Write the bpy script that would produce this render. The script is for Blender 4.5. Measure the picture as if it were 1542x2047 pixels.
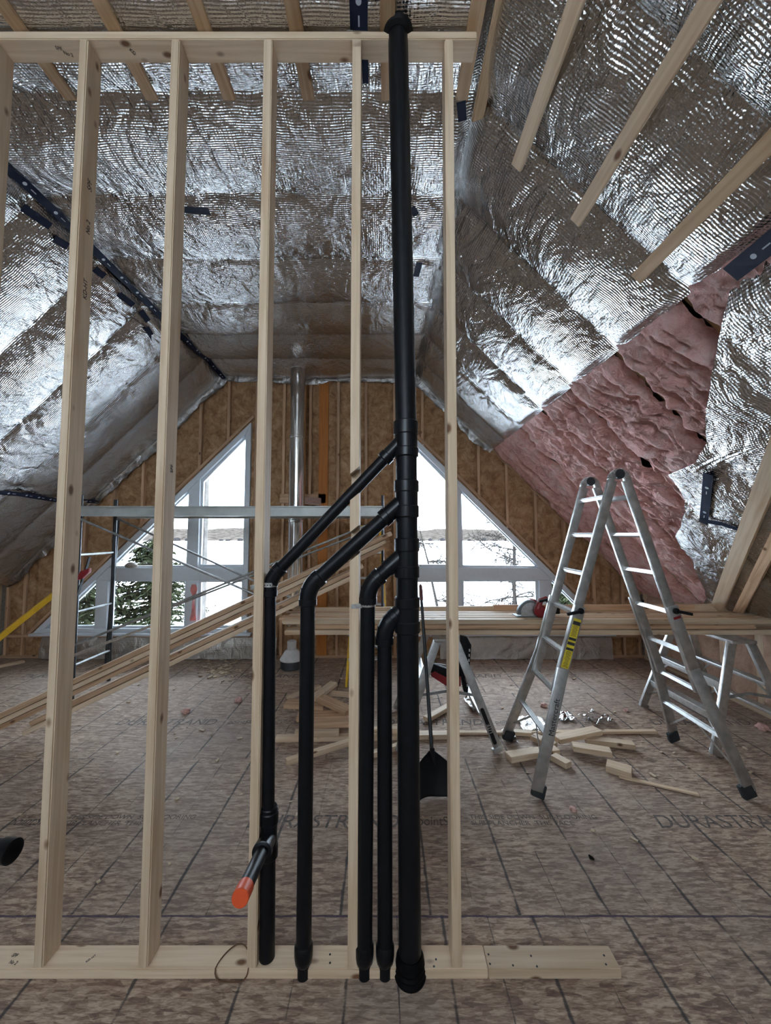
import bpy, bmesh, math, random
from mathutils import Vector, Matrix, noise
random.seed(7)
for o in list(bpy.data.objects): bpy.data.objects.remove(o)
SC = bpy.context.scene; COL = SC.collection
PI = math.pi
# ------------------------------------------------------------------ camera
TH = math.radians(3.3); CAMZ = 1.717; F = 770.0
cd = bpy.data.cameras.new('camera'); cam = bpy.data.objects.new('camera', cd); COL.objects.link(cam)
cam.location = (0, 0, CAMZ); cam.rotation_euler = (PI/2 + TH, 0, 0)
cd.sensor_fit = 'HORIZONTAL'; cd.sensor_width = 36; cd.lens = 36*F/1542; cd.clip_end = 5000; cd.clip_start = .02
SC.camera = cam
# ------------------------------------------------------------------ world, light, exposure
SC.view_settings.view_transform = 'Standard'; SC.view_settings.look = 'None'
SC.view_settings.gamma = 1; SC.view_settings.use_curve_mapping = False
SC.view_settings.exposure = 1.42
w = bpy.data.worlds.new('sky'); SC.world = w; w.use_nodes = True
bg = w.node_tree.nodes['Background']; bg.inputs['Color'].default_value = (.70, .85, 1, 1); bg.inputs['Strength'].default_value = 7.0

def area(name, loc, rot, sx, sy, power, color=(.85, .92, 1), portal=False):
    l = bpy.data.lights.new(name, 'AREA'); l.shape = 'RECTANGLE'; l.size = sx; l.size_y = sy; l.energy = power; l.color = color
    o = bpy.data.objects.new(name, l); o.location = loc; o.rotation_euler = rot; COL.objects.link(o)
    if portal: l.cycles.is_portal = True
    return o
# added area light high behind the viewer, out of view, lifts the interior
area('added_rear_fill', (-.95, -2.9, 3.1), (PI/2, 0, 0), 2.2, .7, 7)
# daylight entering by the two big far windows
area('portal_left', (-3.4, 5.62, 1.8), (-PI/2, 0, 0), 3.2, 3.2, 1, portal=True)
area('portal_right', (1.7, 5.62, 1.8), (-PI/2, 0, 0), 3.2, 3.2, 1, portal=True)

def at(px, py, Y=None, Z=None, X=None, t=None):
    u = (px-771)/F; v = (py-1023.5)/F
    d = Vector((u, math.cos(TH)+v*math.sin(TH), math.sin(TH)-v*math.cos(TH)))
    if Y is not None: t = Y/d.y
    elif Z is not None: t = (Z-CAMZ)/d.z
    elif X is not None: t = X/d.x
    return Vector((0, 0, CAMZ)) + d*t

# ------------------------------------------------------------------ materials
def nt(name):
    m = bpy.data.materials.new(name); m.use_nodes = True
    n = m.node_tree.nodes; l = m.node_tree.links
    return m, n, l, n['Principled BSDF']
def plain(name, col, rough=.5, metal=0, noise_amt=.15, nscale=20, bump=0, spec=.5):
    m, n, l, b = nt(name)
    b.inputs['Roughness'].default_value = rough; b.inputs['Metallic'].default_value = metal
    b.inputs['Specular IOR Level'].default_value = spec
    tc = n.new('ShaderNodeTexCoord'); no = n.new('ShaderNodeTexNoise'); no.inputs['Scale'].default_value = nscale; no.inputs['Detail'].default_value = 4
    l.new(tc.outputs['Object'], no.inputs['Vector'])
    r = n.new('ShaderNodeValToRGB'); r.color_ramp.elements[0].position = .3; r.color_ramp.elements[1].position = .7
    r.color_ramp.elements[0].color = (*[c*(1-noise_amt) for c in col], 1); r.color_ramp.elements[1].color = (*[min(1, c*(1+noise_amt)) for c in col], 1)
    l.new(no.outputs['Fac'], r.inputs['Fac']); l.new(r.outputs['Color'], b.inputs['Base Color'])
    if bump:
        bp = n.new('ShaderNodeBump'); bp.inputs['Strength'].default_value = bump; bp.inputs['Distance'].default_value = .01
        l.new(no.outputs['Fac'], bp.inputs['Height']); l.new(bp.outputs['Normal'], b.inputs['Normal'])
    return m
def wood(name, light, dark, knots=True, var=.12):
    m, n, l, b = nt(name)
    b.inputs['Roughness'].default_value = .62; b.inputs['Specular IOR Level'].default_value = .3
    tc = n.new('ShaderNodeTexCoord'); oi = n.new('ShaderNodeObjectInfo')
    ad = n.new('ShaderNodeVectorMath'); ad.operation = 'ADD'
    ml = n.new('ShaderNodeMath'); ml.operation = 'MULTIPLY'; ml.inputs[1].default_value = 37
    l.new(oi.outputs['Random'], ml.inputs[0]); l.new(tc.outputs['Object'], ad.inputs[0]); l.new(ml.outputs[0], ad.inputs[1])
    mp = n.new('ShaderNodeMapping'); mp.inputs['Scale'].default_value = (1.2, 26, 26); l.new(ad.outputs[0], mp.inputs['Vector'])
    no = n.new('ShaderNodeTexNoise'); no.inputs['Scale'].default_value = 1.6; no.inputs['Detail'].default_value = 6; no.inputs['Distortion'].default_value = .5
    l.new(mp.outputs[0], no.inputs['Vector'])
    r = n.new('ShaderNodeValToRGB'); e = r.color_ramp.elements
    e[0].position = .28; e[0].color = (*dark, 1); e[1].position = .62; e[1].color = (*light, 1)
    l.new(no.outputs['Fac'], r.inputs['Fac'])
    out = r.outputs['Color']
    # broad warm streaks
    mp2 = n.new('ShaderNodeMapping'); mp2.inputs['Scale'].default_value = (.9, 9, 9); l.new(ad.outputs[0], mp2.inputs['Vector'])
    n2 = n.new('ShaderNodeTexNoise'); n2.inputs['Scale'].default_value = 1.5; n2.inputs['Detail'].default_value = 2; l.new(mp2.outputs[0], n2.inputs['Vector'])
    r2 = n.new('ShaderNodeValToRGB'); r2.color_ramp.elements[0].position = .6; r2.color_ramp.elements[1].position = .78
    r2.color_ramp.elements[0].color = (0, 0, 0, 1); r2.color_ramp.elements[1].color = (.55, .55, .55, 1)
    l.new(n2.outputs['Fac'], r2.inputs['Fac'])
    mx = n.new('ShaderNodeMixRGB'); mx.blend_type = 'MIX'; mx.inputs['Color2'].default_value = (dark[0]*.75, dark[1]*.6, dark[2]*.45, 1)
    l.new(r2.outputs['Color'], mx.inputs['Fac']); l.new(out, mx.inputs['Color1']); out = mx.outputs['Color']
    if knots:
        mk = n.new('ShaderNodeMapping'); mk.inputs['Scale'].default_value = (.55, 1, 1); l.new(ad.outputs[0], mk.inputs['Vector'])
        vo = n.new('ShaderNodeTexVoronoi'); vo.inputs['Scale'].default_value = 9; l.new(mk.outputs[0], vo.inputs['Vector'])
        rk = n.new('ShaderNodeValToRGB'); rk.color_ramp.elements[0].position = .07; rk.color_ramp.elements[1].position = .15
        rk.color_ramp.elements[0].color = (1, 1, 1, 1); rk.color_ramp.elements[1].color = (0, 0, 0, 1)
        l.new(vo.outputs['Distance'], rk.inputs['Fac'])
        mk2 = n.new('ShaderNodeMixRGB'); mk2.inputs['Color2'].default_value = (.16, .075, .035, 1)
        l.new(rk.outputs['Color'], mk2.inputs['Fac']); l.new(out, mk2.inputs['Color1']); out = mk2.outputs['Color']
    # per-board tone
    hs = n.new('ShaderNodeHueSaturation'); mr = n.new('ShaderNodeMapRange'); mr.inputs['To Min'].default_value = 1-var; mr.inputs['To Max'].default_value = 1+var
    l.new(oi.outputs['Random'], mr.inputs['Value']); l.new(mr.outputs[0], hs.inputs['Value']); l.new(out, hs.inputs['Color'])
    l.new(hs.outputs['Color'], b.inputs['Base Color'])
    bp = n.new('ShaderNodeBump'); bp.inputs['Strength'].default_value = .12; bp.inputs['Distance'].default_value = .003
    l.new(no.outputs['Fac'], bp.inputs['Height']); l.new(bp.outputs['Normal'], b.inputs['Normal'])
    return m
M = {}
M['spruce'] = wood('spruce', (.70, .545, .385), (.55, .39, .25))
M['strap'] = wood('strapping', (.60, .43, .27), (.44, .28, .15))
M['fir'] = wood('fir', (.64, .43, .27), (.42, .24, .13), var=.2)
M['orangeboard'] = wood('orange_board', (.46, .17, .035), (.36, .12, .025), knots=False)
M['oldwood'] = wood('weathered', (.36, .31, .26), (.24, .19, .15))
M['abs'] = plain('abs', (.006, .007, .009), .40, 0, .25, 30, spec=.22)
M['absr'] = plain('abs_fitting', (.006, .007, .009), .32, 0, .2, 40, spec=.28)
M['orange'] = plain('orange_plastic', (.78, .10, .025), .45, 0, .06)
M['galv'] = plain('galvanised', (.62, .62, .60), .35, 1, .2, 60)
M['alum'] = plain('aluminium', (.48, .475, .46), .42, .9, .25, 14, .05)
M['alum2'] = plain('brushed_rung', (.55, .55, .54), .42, .9, .15, 30)
M['steel'] = plain('scaffold_steel', (.34, .35, .35), .5, .7, .25, 18)
M['plank_metal'] = plain('scaffold_plank', (.50, .52, .50), .5, .3, .12, 8)
M['chrome'] = plain('stainless', (.72, .70, .67), .14, 1, .08, 5)
M['rubber'] = plain('rubber', (.018, .022, .024), .7, 0, .2)
M['blackp'] = plain('black_plastic', (.008, .008, .009), .55, 0, .25, spec=.2)
M['darksteel'] = plain('dark_steel', (.05, .055, .06), .45, .5, .2)
M['red'] = plain('red_plastic', (.26, .014, .018), .4, 0, .12)
M['yellow'] = plain('yellow_fibreglass', (.80, .48, .03), .45, 0, .08)
M['label'] = plain('yellow_label', (.78, .62, .04), .5, 0, .05)
M['white'] = plain('white_vinyl', (.66, .70, .74), .4, 0, .03)
M['whitep'] = plain('white_painted', (.62, .62, .60), .5, 0, .06)
M['ink'] = plain('ink', (.03, .03, .035), .8, 0, .2)
M['faintink'] = plain('floor_ink', (.12, .095, .083), .85, 0, .6, 45)
M['tapew'] = plain('tape_print', (.40, .44, .50), .5, 0, .05)
M['tape'] = plain('blue_tape', (.006, .010, .030), .6, 0, .2, spec=.15)
M['greytool'] = plain('grey_tool', (.16, .17, .17), .45, .3, .2)
M['sawdust'] = plain('sawdust', (.60, .48, .34), .9, 0, .2)
M['fluff'] = plain('fluff', (.62, .38, .33), .95, 0, .25, 50)
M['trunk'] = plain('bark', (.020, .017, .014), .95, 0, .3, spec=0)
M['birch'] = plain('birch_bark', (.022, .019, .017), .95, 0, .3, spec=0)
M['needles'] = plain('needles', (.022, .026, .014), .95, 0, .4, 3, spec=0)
M['snow'] = plain('snow', (.92, .93, .95), 1, 0, .02, spec=0)
M['cord'] = plain('cord', (.13, .065, .03), .7)
M['hill'] = plain('far_forest', (.040, .033, .028), 1, 0, .75, .12, spec=0)
M['house'] = plain('far_house', (.02, .018, .018), 1, 0, .4, .3, spec=0)
M['grip'] = plain('grip', (.16, .06, .05), .6)
M['redbag'] = plain('red_film', (.70, .26, .24), .35, 0, .15)

def foil(name, rough=.19, tint=(.64, .63, .615)):
    m, n, l, b = nt(name)
    b.inputs['Metallic'].default_value = 1; b.inputs['Roughness'].default_value = rough
    uv = n.new('ShaderNodeTexCoord')
    dn = n.new('ShaderNodeTexNoise'); dn.inputs['Scale'].default_value = 3; dn.inputs['Detail'].default_value = 2; l.new(uv.outputs['UV'], dn.inputs['Vector'])
    dm = n.new('ShaderNodeVectorMath'); dm.operation = 'SCALE'; dm.inputs['Scale'].default_value = .035; l.new(dn.outputs['Color'], dm.inputs[0])
    da = n.new('ShaderNodeVectorMath'); da.operation = 'ADD'; l.new(uv.outputs['UV'], da.inputs[0]); l.new(dm.outputs[0], da.inputs[1])
    sp = n.new('ShaderNodeSeparateXYZ'); l.new(da.outputs[0], sp.inputs[0])
    def sn(sock, k):
        a = n.new('ShaderNodeMath'); a.operation = 'MULTIPLY'; a.inputs[1].default_value = k; l.new(sock, a.inputs[0])
        s = n.new('ShaderNodeMath'); s.operation = 'SINE'; l.new(a.outputs[0], s.inputs[0]); return s.outputs[0]
    row = sn(sp.outputs['Y'], 2*PI/.013); colm = sn(sp.outputs['X'], 2*PI/.016)
    mu = n.new('ShaderNodeMath'); mu.operation = 'MULTIPLY'; mu.inputs[1].default_value = .5; l.new(colm, mu.inputs[0])
    ad = n.new('ShaderNodeMath'); ad.operation = 'ADD'; l.new(row, ad.inputs[0]); l.new(mu.outputs[0], ad.inputs[1])
    b1 = n.new('ShaderNodeBump'); b1.inputs['Strength'].default_value = .5; b1.inputs['Distance'].default_value = .0015; l.new(ad.outputs[0], b1.inputs['Height'])
    # crinkles
    cn = n.new('ShaderNodeTexNoise'); cn.inputs['Scale'].default_value = 16; cn.inputs['Detail'].default_value = 7; cn.inputs['Distortion'].default_value = 1.2; l.new(uv.outputs['UV'], cn.inputs['Vector'])
    b2 = n.new('ShaderNodeBump'); b2.inputs['Strength'].default_value = .6; b2.inputs['Distance'].default_value = .012; l.new(cn.outputs['Fac'], b2.inputs['Height']); l.new(b1.outputs['Normal'], b2.inputs['Normal'])
    # sharp long creases
    mp = n.new('ShaderNodeMapping'); mp.inputs['Scale'].default_value = (1, .45, 1); mp.inputs['Rotation'].default_value = (0, 0, .5); l.new(uv.outputs['UV'], mp.inputs['Vector'])
    vo = n.new('ShaderNodeTexVoronoi'); vo.feature = 'DISTANCE_TO_EDGE'; vo.inputs['Scale'].default_value = 3.2
    vd = n.new('ShaderNodeVectorMath'); vd.operation = 'ADD'; dm2 = n.new('ShaderNodeVectorMath'); dm2.operation = 'SCALE'; dm2.inputs['Scale'].default_value = .35
    l.new(dn.outputs['Color'], dm2.inputs[0]); l.new(mp.outputs[0], vd.inputs[0]); l.new(dm2.outputs[0], vd.inputs[1]); l.new(vd.outputs[0], vo.inputs['Vector'])
    rr = n.new('ShaderNodeValToRGB'); rr.color_ramp.elements[0].position = 0; rr.color_ramp.elements[1].position = .09; l.new(vo.outputs['Distance'], rr.inputs['Fac'])
    b3 = n.new('ShaderNodeBump'); b3.inputs['Strength'].default_value = .45; b3.inputs['Distance'].default_value = .006; l.new(rr.outputs['Color'], b3.inputs['Height']); l.new(b2.outputs['Normal'], b3.inputs['Normal'])
    wn = n.new('ShaderNodeTexNoise'); wn.inputs['Scale'].default_value = 4.5; wn.inputs['Detail'].default_value = 5; wn.inputs['Roughness'].default_value = .55; wn.inputs['Distortion'].default_value = .8
    wm = n.new('ShaderNodeMapping'); wm.inputs['Scale'].default_value = (1.0, .55, 1); l.new(uv.outputs['UV'], wm.inputs['Vector']); l.new(wm.outputs[0], wn.inputs['Vector'])
    wr_ = n.new('ShaderNodeValToRGB'); we = wr_.color_ramp.elements; we[0].position = .40; we[0].color = (0, 0, 0, 1); we[1].position = .60; we[1].color = (0, 0, 0, 1); wx = we.new(.5); wx.color = (1, 1, 1, 1)
    l.new(wn.outputs['Fac'], wr_.inputs['Fac'])
    b4 = n.new('ShaderNodeBump'); b4.inputs['Strength'].default_value = .55; b4.inputs['Distance'].default_value = .010; l.new(wr_.outputs['Color'], b4.inputs['Height']); l.new(b3.outputs['Normal'], b4.inputs['Normal'])
    l.new(b4.outputs['Normal'], b.inputs['Normal'])
    cr = n.new('ShaderNodeValToRGB'); cr.color_ramp.elements[0].color = (tint[0]*.85, tint[1]*.85, tint[2]*.85, 1); cr.color_ramp.elements[1].color = (*tint, 1)
    l.new(cn.outputs['Fac'], cr.inputs['Fac']); l.new(cr.outputs['Color'], b.inputs['Base Color'])
    return m
M['foil'] = foil('bubble_foil')
M['foil_skirt'] = foil('skirt_foil', rough=.4, tint=(.62, .60, .57))

def fluffy(name, c0, c1, c2, scale, bump, stretch=(1, 1, 1)):
    m, n, l, b = nt(name)
    b.inputs['Roughness'].default_value = .95; b.inputs['Specular IOR Level'].default_value = .1
    tc = n.new('ShaderNodeTexCoord'); mp = n.new('ShaderNodeMapping'); mp.inputs['Scale'].default_value = stretch; l.new(tc.outputs['Object'], mp.inputs['Vector'])
    no = n.new('ShaderNodeTexNoise'); no.inputs['Scale'].default_value = scale; no.inputs['Detail'].default_value = 9; no.inputs['Roughness'].default_value = .75; no.inputs['Distortion'].default_value = .5
    l.new(mp.outputs[0], no.inputs['Vector'])
    r = n.new('ShaderNodeValToRGB'); e = r.color_ramp.elements; e[0].position = .32; e[0].color = (*c0, 1); e[1].position = .68; e[1].color = (*c2, 1)
    x = e.new(.5); x.color = (*c1, 1)
    l.new(no.outputs['Fac'], r.inputs['Fac']); l.new(r.outputs['Color'], b.inputs['Base Color'])
    bp = n.new('ShaderNodeBump'); bp.inputs['Strength'].default_value = bump; bp.inputs['Distance'].default_value = .05
    l.new(no.outputs['Fac'], bp.inputs['Height']); l.new(bp.outputs['Normal'], b.inputs['Normal'])
    return m
M['pink'] = fluffy('pink_fibreglass', (.60, .26, .22), (.92, .54, .49), (.97, .74, .69), 7, 1.0)
M['brown'] = fluffy('brown_fibreglass', (.27, .135, .065), (.54, .32, .165), (.74, .50, .31), 8, 1.0)
M['tan'] = fluffy('tan_fibreglass', (.40, .25, .18), (.56, .38, .28), (.68, .50, .38), 5, .6)

def osb_mat():
    m, n, l, b = nt('osb')
    b.inputs['Roughness'].default_value = .75; b.inputs['Specular IOR Level'].default_value = .25
    tc = n.new('ShaderNodeTexCoord')
    cols = []
    prev = None
    for i, (rot, sc) in enumerate([(.12, (13, 60, 1)), (-.45, (18, 62, 1)), (.6, (15, 74, 1))]):
        mp = n.new('ShaderNodeMapping'); mp.inputs['Rotation'].default_value = (0, 0, rot); mp.inputs['Scale'].default_value = sc; mp.inputs['Location'].default_value = (i*3.3, i*1.7, 0)
        l.new(tc.outputs['Object'], mp.inputs['Vector'])
        vo = n.new('ShaderNodeTexVoronoi'); vo.inputs['Scale'].default_value = 1.0 if i == 0 else 1.3; l.new(mp.outputs[0], vo.inputs['Vector'])
        cols.append(vo.outputs['Color'])
    def sepx(c, ch):
        s = n.new('ShaderNodeSeparateColor'); l.new(c, s.inputs[0]); return s.outputs[ch]
    a = n.new('ShaderNodeMath'); a.operation = 'ADD'; l.new(sepx(cols[0], 0), a.inputs[0]); l.new(sepx(cols[1], 0), a.inputs[1])
    a2 = n.new('ShaderNodeMath'); a2.operation = 'ADD'; l.new(a.outputs[0], a2.inputs[0]); l.new(sepx(cols[2], 1), a2.inputs[1])
    d = n.new('ShaderNodeMath'); d.operation = 'DIVIDE'; d.inputs[1].default_value = 3; l.new(a2.outputs[0], d.inputs[0])
    r = n.new('ShaderNodeValToRGB'); e = r.color_ramp.elements
    e[0].position = .25; e[0].color = (.20, .12, .085, 1); e[1].position = .72; e[1].color = (.58, .44, .32, 1)
    x = e.new(.45); x.color = (.37, .255, .18, 1)
    l.new(d.outputs[0], r.inputs['Fac']); out = r.outputs['Color']
    # fine strands
    mp = n.new('ShaderNodeMapping'); mp.inputs['Scale'].default_value = (14, 90, 1); l.new(tc.outputs['Object'], mp.inputs['Vector'])
    fs = n.new('ShaderNodeTexNoise'); fs.inputs['Scale'].default_value = 1.2; fs.inputs['Detail'].default_value = 4; fs.inputs['Distortion'].default_value = 2; l.new(mp.outputs[0], fs.inputs['Vector'])
    fr = n.new('ShaderNodeValToRGB'); fr.color_ramp.elements[0].position = .36; fr.color_ramp.elements[0].color = (.62, .57, .55, 1); fr.color_ramp.elements[1].position = .6; fr.color_ramp.elements[1].color = (1.12, 1.12, 1.12, 1)
    l.new(fs.outputs['Fac'], fr.inputs['Fac'])
    mu = n.new('ShaderNodeMixRGB'); mu.blend_type = 'MULTIPLY'; mu.inputs['Fac'].default_value = 1; l.new(out, mu.inputs['Color1']); l.new(fr.outputs['Color'], mu.inputs['Color2']); out = mu.outputs['Color']
    # weathered grey patches
    gn = n.new('ShaderNodeTexNoise'); gn.inputs['Scale'].default_value = 1.1; gn.inputs['Detail'].default_value = 3; l.new(tc.outputs['Object'], gn.inputs['Vector'])
    gr = n.new('ShaderNodeValToRGB'); gr.color_ramp.elements[0].position = .42; gr.color_ramp.elements[1].position = .66; gr.color_ramp.elements[1].color = (.55, .55, .55, 1); gr.color_ramp.elements[0].color = (.18, .18, .18, 1)
    l.new(gn.outputs['Fac'], gr.inputs['Fac'])
    gm = n.new('ShaderNodeMixRGB'); gm.inputs['Color2'].default_value = (.33, .27, .24, 1); l.new(gr.outputs['Color'], gm.inputs['Fac']); l.new(out, gm.inputs['Color1']); out = gm.outputs['Color']
    # printed lines
    sp = n.new('ShaderNodeSeparateXYZ'); l.new(tc.outputs['Object'], sp.inputs[0])
    ln = n.new('ShaderNodeTexNoise'); ln.inputs['Scale'].default_value = 5; ln.inputs['Detail'].default_value = 6; ln.inputs['Roughness'].default_value = .7; l.new(tc.outputs['Object'], ln.inputs['Vector'])
    def mth(op, x, y=None, z=None):
        k = n.new('ShaderNodeMath'); k.operation = op
        for i, q in enumerate((x, y, z)):
            if q is None: continue
            if isinstance(q, (int, float)): k.inputs[i].default_value = q
            else: l.new(q, k.inputs[i])
        return k.outputs[0]
    wob = mth('MULTIPLY', mth('SUBTRACT', ln.outputs['Fac'], .5), .022)
    sheet = mth('FLOOR', mth('DIVIDE', mth('SUBTRACT', sp.outputs['Y'], 1.84), 1.22))
    off = mth('MULTIPLY', mth('SINE', mth('MULTIPLY', sheet, 2.3)), .07)
    xs = mth('ADD', mth('ADD', sp.outputs['X'], wob), off)
    def lines(period, phase, width, lo, hi):
        t_ = mth('DIVIDE', mth('ADD', xs, phase), period)
        f = mth('ABSOLUTE', mth('SUBTRACT', mth('FRACT', t_), .5))
        dist = mth('MULTIPLY', mth('SUBTRACT', .5, f), period)
        wv = mth('MULTIPLY', mth('ADD', ln.outputs['Fac'], .15), width)
        s = mth('SUBTRACT', 1, mth('SMOOTH_MIN', mth('DIVIDE', dist, wv), 1, .2))
        mk = n.new('ShaderNodeMapRange'); mk.inputs['From Min'].default_value = lo; mk.inputs['From Max'].default_value = hi; l.new(ln.outputs['Fac'], mk.inputs['Value'])
        return mth('MULTIPLY', mth('MULTIPLY', s, 1.6), mk.outputs[0])
    L1 = lines(.4064, .2032, .014, .30, .58)
    L2 = lines(.4064, 0, .0055, .42, .66)
    ys = mth('ADD', sp.outputs['Y'], mth('MULTIPLY', wob, .3))
    f = mth('ABSOLUTE', mth('SUBTRACT', mth('FRACT', mth('DIVIDE', mth('SUBTRACT', ys, 1.84), 1.22)), .5))
    dist = mth('MULTIPLY', mth('SUBTRACT', .5, f), 1.22)
    S = mth('MULTIPLY', mth('LESS_THAN', dist, .0025), .6)
    tot = mth('MINIMUM', mth('MAXIMUM', mth('MAXIMUM', L1, L2), mth('MULTIPLY', S, .8)), .85)
    tot = mth('MAXIMUM', tot, 0)
    lm = n.new('ShaderNodeMixRGB'); lm.inputs['Color2'].default_value = (.045, .045, .048, 1); l.new(tot, lm.inputs['Fac']); l.new(out, lm.inputs['Color1']); out = lm.outputs['Color']
    # purple chalk line
    dc = mth('ABSOLUTE', mth('SUBTRACT', mth('ADD', sp.outputs['Y'], wob), 1.835))
    pc = mth('LESS_THAN', dc, .0042)
    pm = n.new('ShaderNodeMixRGB'); pm.inputs['Color2'].default_value = (.05, .035, .075, 1); l.new(mth('MULTIPLY', pc, .8), pm.inputs['Fac']); l.new(out, pm.inputs['Color1']); out = pm.outputs['Color']
    l.new(out, b.inputs['Base Color'])
    bp = n.new('ShaderNodeBump'); bp.inputs['Strength'].default_value = .25; bp.inputs['Distance'].default_value = .004; l.new(d.outputs[0], bp.inputs['Height']); l.new(bp.outputs['Normal'], b.inputs['Normal'])
    return m
M['osb'] = osb_mat()
def glass_mat(name='window_glass', tint=(1, 1, 1)):
    m = bpy.data.materials.new(name); m.use_nodes = True; n = m.node_tree.nodes; l = m.node_tree.links; n.clear()
    o = n.new('ShaderNodeOutputMaterial'); t = n.new('ShaderNodeBsdfTransparent'); t.inputs['Color'].default_value = (*tint, 1)
    g = n.new('ShaderNodeBsdfGlossy'); g.inputs['Roughness'].default_value = .02; fr = n.new('ShaderNodeFresnel'); fr.inputs['IOR'].default_value = 1.45
    mx = n.new('ShaderNodeMixShader'); l.new(fr.outputs[0], mx.inputs[0]); l.new(t.outputs[0], mx.inputs[1]); l.new(g.outputs[0], mx.inputs[2]); l.new(mx.outputs[0], o.inputs[0])
    return m
M['glass'] = glass_mat(); M['film'] = glass_mat('clear_film', (.85, .88, .9))

# ------------------------------------------------------------------ builders
def props(o, label=None, cat=None, group=None, kind=None):
    if label: o['label'] = label
    if cat: o['category'] = cat
    if group: o['group'] = group
    if kind: o['kind'] = kind
    return o
def thing(name, loc, label=None, cat=None, group=None, kind=None):
    o = bpy.data.objects.new(name, None); COL.objects.link(o); o.location = loc; o.empty_display_size = .1
    return props(o, label, cat, group, kind)
def wloc(o):
    v = Vector(o.location)
    while o.parent: o = o.parent; v = v + Vector(o.location)
    return v
class MB:
    """collects shapes in place coordinates; build() links them as one mesh object"""
    def __init__(s): s.bm = bmesh.new(); s.uv = None
    def box(s, c, size, R=None):
        r = bmesh.ops.create_cube(s.bm, size=1)
        Mx = Matrix.Translation(Vector(c)) @ (R.to_4x4() if R else Matrix()) @ Matrix.Diagonal((*size, 1))
        bmesh.ops.transform(s.bm, matrix=Mx, verts=r['verts']); return s
    def bar(s, p0, p1, wd, th, up=(0, 0, 1)):
        p0, p1 = Vector(p0), Vector(p1); R = frame(p1-p0, up)
        return s.box((p0+p1)/2, ((p1-p0).length, wd, th), R)
    def tube(s, pts, r, n=12, caps=True):
        pts = [Vector(p) for p in pts]; rs = r if isinstance(r, (list, tuple)) else [r]*len(pts)
        rings = []; ref = Vector((0, 0, 1))
        for i, p in enumerate(pts):
            d = (pts[min(i+1, len(pts)-1)]-pts[max(i-1, 0)]).normalized()
            if i == 0:
                ref = Vector((0, 0, 1)) if abs(d.z) < .9 else Vector((1, 0, 0))
            a = d.cross(ref).normalized(); b2 = d.cross(a).normalized(); ref = -b2 if False else a.cross(d).normalized()
            rings.append([s.bm.verts.new(p + (a*math.cos(2*PI*k/n)+b2*math.sin(2*PI*k/n))*rs[i]) for k in range(n)])
        for i in range(len(rings)-1):
            for k in range(n):
                f = s.bm.faces.new((rings[i][k], rings[i][(k+1) % n], rings[i+1][(k+1) % n], rings[i+1][k])); f.smooth = n > 6
        if caps:
            s.bm.faces.new(rings[0][::-1]); s.bm.faces.new(rings[-1])
        return s
    def lathe(s, prof, c, axis=(0, 0, 1), n=24):
        c = Vector(c); ax = Vector(axis).normalized(); a = ax.orthogonal().normalized(); b2 = ax.cross(a)
        rings = [[s.bm.verts.new(c+ax*h+(a*math.cos(2*PI*k/n)+b2*math.sin(2*PI*k/n))*max(r, 1e-4)) for k in range(n)] for r, h in prof]
        for i in range(len(rings)-1):
            for k in range(n):
                f = s.bm.faces.new((rings[i][k], rings[i][(k+1) % n], rings[i+1][(k+1) % n], rings[i+1][k])); f.smooth = True
        s.bm.faces.new(rings[0][::-1]); s.bm.faces.new(rings[-1]); return s
    def prism(s, poly, vec):
        """extrude a planar polygon (3d points) along vec"""
        vec = Vector(vec); a = [s.bm.verts.new(Vector(p)) for p in poly]; b2 = [s.bm.verts.new(Vector(p)+vec) for p in poly]
        s.bm.faces.new(a); s.bm.faces.new(b2[::-1])
        for i in range(len(a)): s.bm.faces.new((a[i], b2[i], b2[(i+1) % len(a)], a[(i+1) % len(a)]))
        return s
    def grid(s, nu, nv, fn, uvf=None, smooth=True, keep=None):
        if uvf and not s.uv: s.uv = s.bm.loops.layers.uv.new('UVMap')
        V = [[s.bm.verts.new(fn(i/nu, j/nv)) for j in range(nv+1)] for i in range(nu+1)]
        for i in range(nu):
            for j in range(nv):
                if keep and not keep((i+.5)/nu, (j+.5)/nv): continue
                f = s.bm.faces.new((V[i][j], V[i+1][j], V[i+1][j+1], V[i][j+1])); f.smooth = smooth
                if uvf:
                    for lp, (a, c) in zip(f.loops, ((i, j), (i+1, j), (i+1, j+1), (i, j+1))): lp[s.uv].uv = uvf(a/nu, c/nv)
        return s
    def build(s, name, mat, parent=None, bevel=0, origin=None, recalc=True):
        bmesh.ops.delete(s.bm, geom=[v for v in s.bm.verts if not v.link_faces], context='VERTS')
        if recalc: bmesh.ops.recalc_face_normals(s.bm, faces=s.bm.faces[:])
        if bevel: bmesh.ops.bevel(s.bm, geom=[e for e in s.bm.edges if len(e.link_faces) == 2 and e.calc_face_angle(0) > .6], offset=bevel, segments=2, affect='EDGES', profile=.6)
        if origin is None:
            if parent is not None: origin = wloc(parent)
            else:
                vs = [v.co for v in s.bm.verts]; lo = [min(v[i] for v in vs) for i in range(3)]; hi = [max(v[i] for v in vs) for i in range(3)]
                origin = Vector(((lo[0]+hi[0])/2, (lo[1]+hi[1])/2, lo[2]))
        origin = Vector(origin)
        bmesh.ops.translate(s.bm, verts=s.bm.verts[:], vec=-origin)
        me = bpy.data.meshes.new(name); s.bm.to_mesh(me); s.bm.free(); me.materials.append(mat)
        if recalc and len(me.polygons) < 4000: me.set_sharp_from_angle(angle=.56)
        o = bpy.data.objects.new(name, me); COL.objects.link(o)
        if parent is not None: o.parent = parent; o.location = origin - wloc(parent)
        else: o.location = origin
        return o
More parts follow.
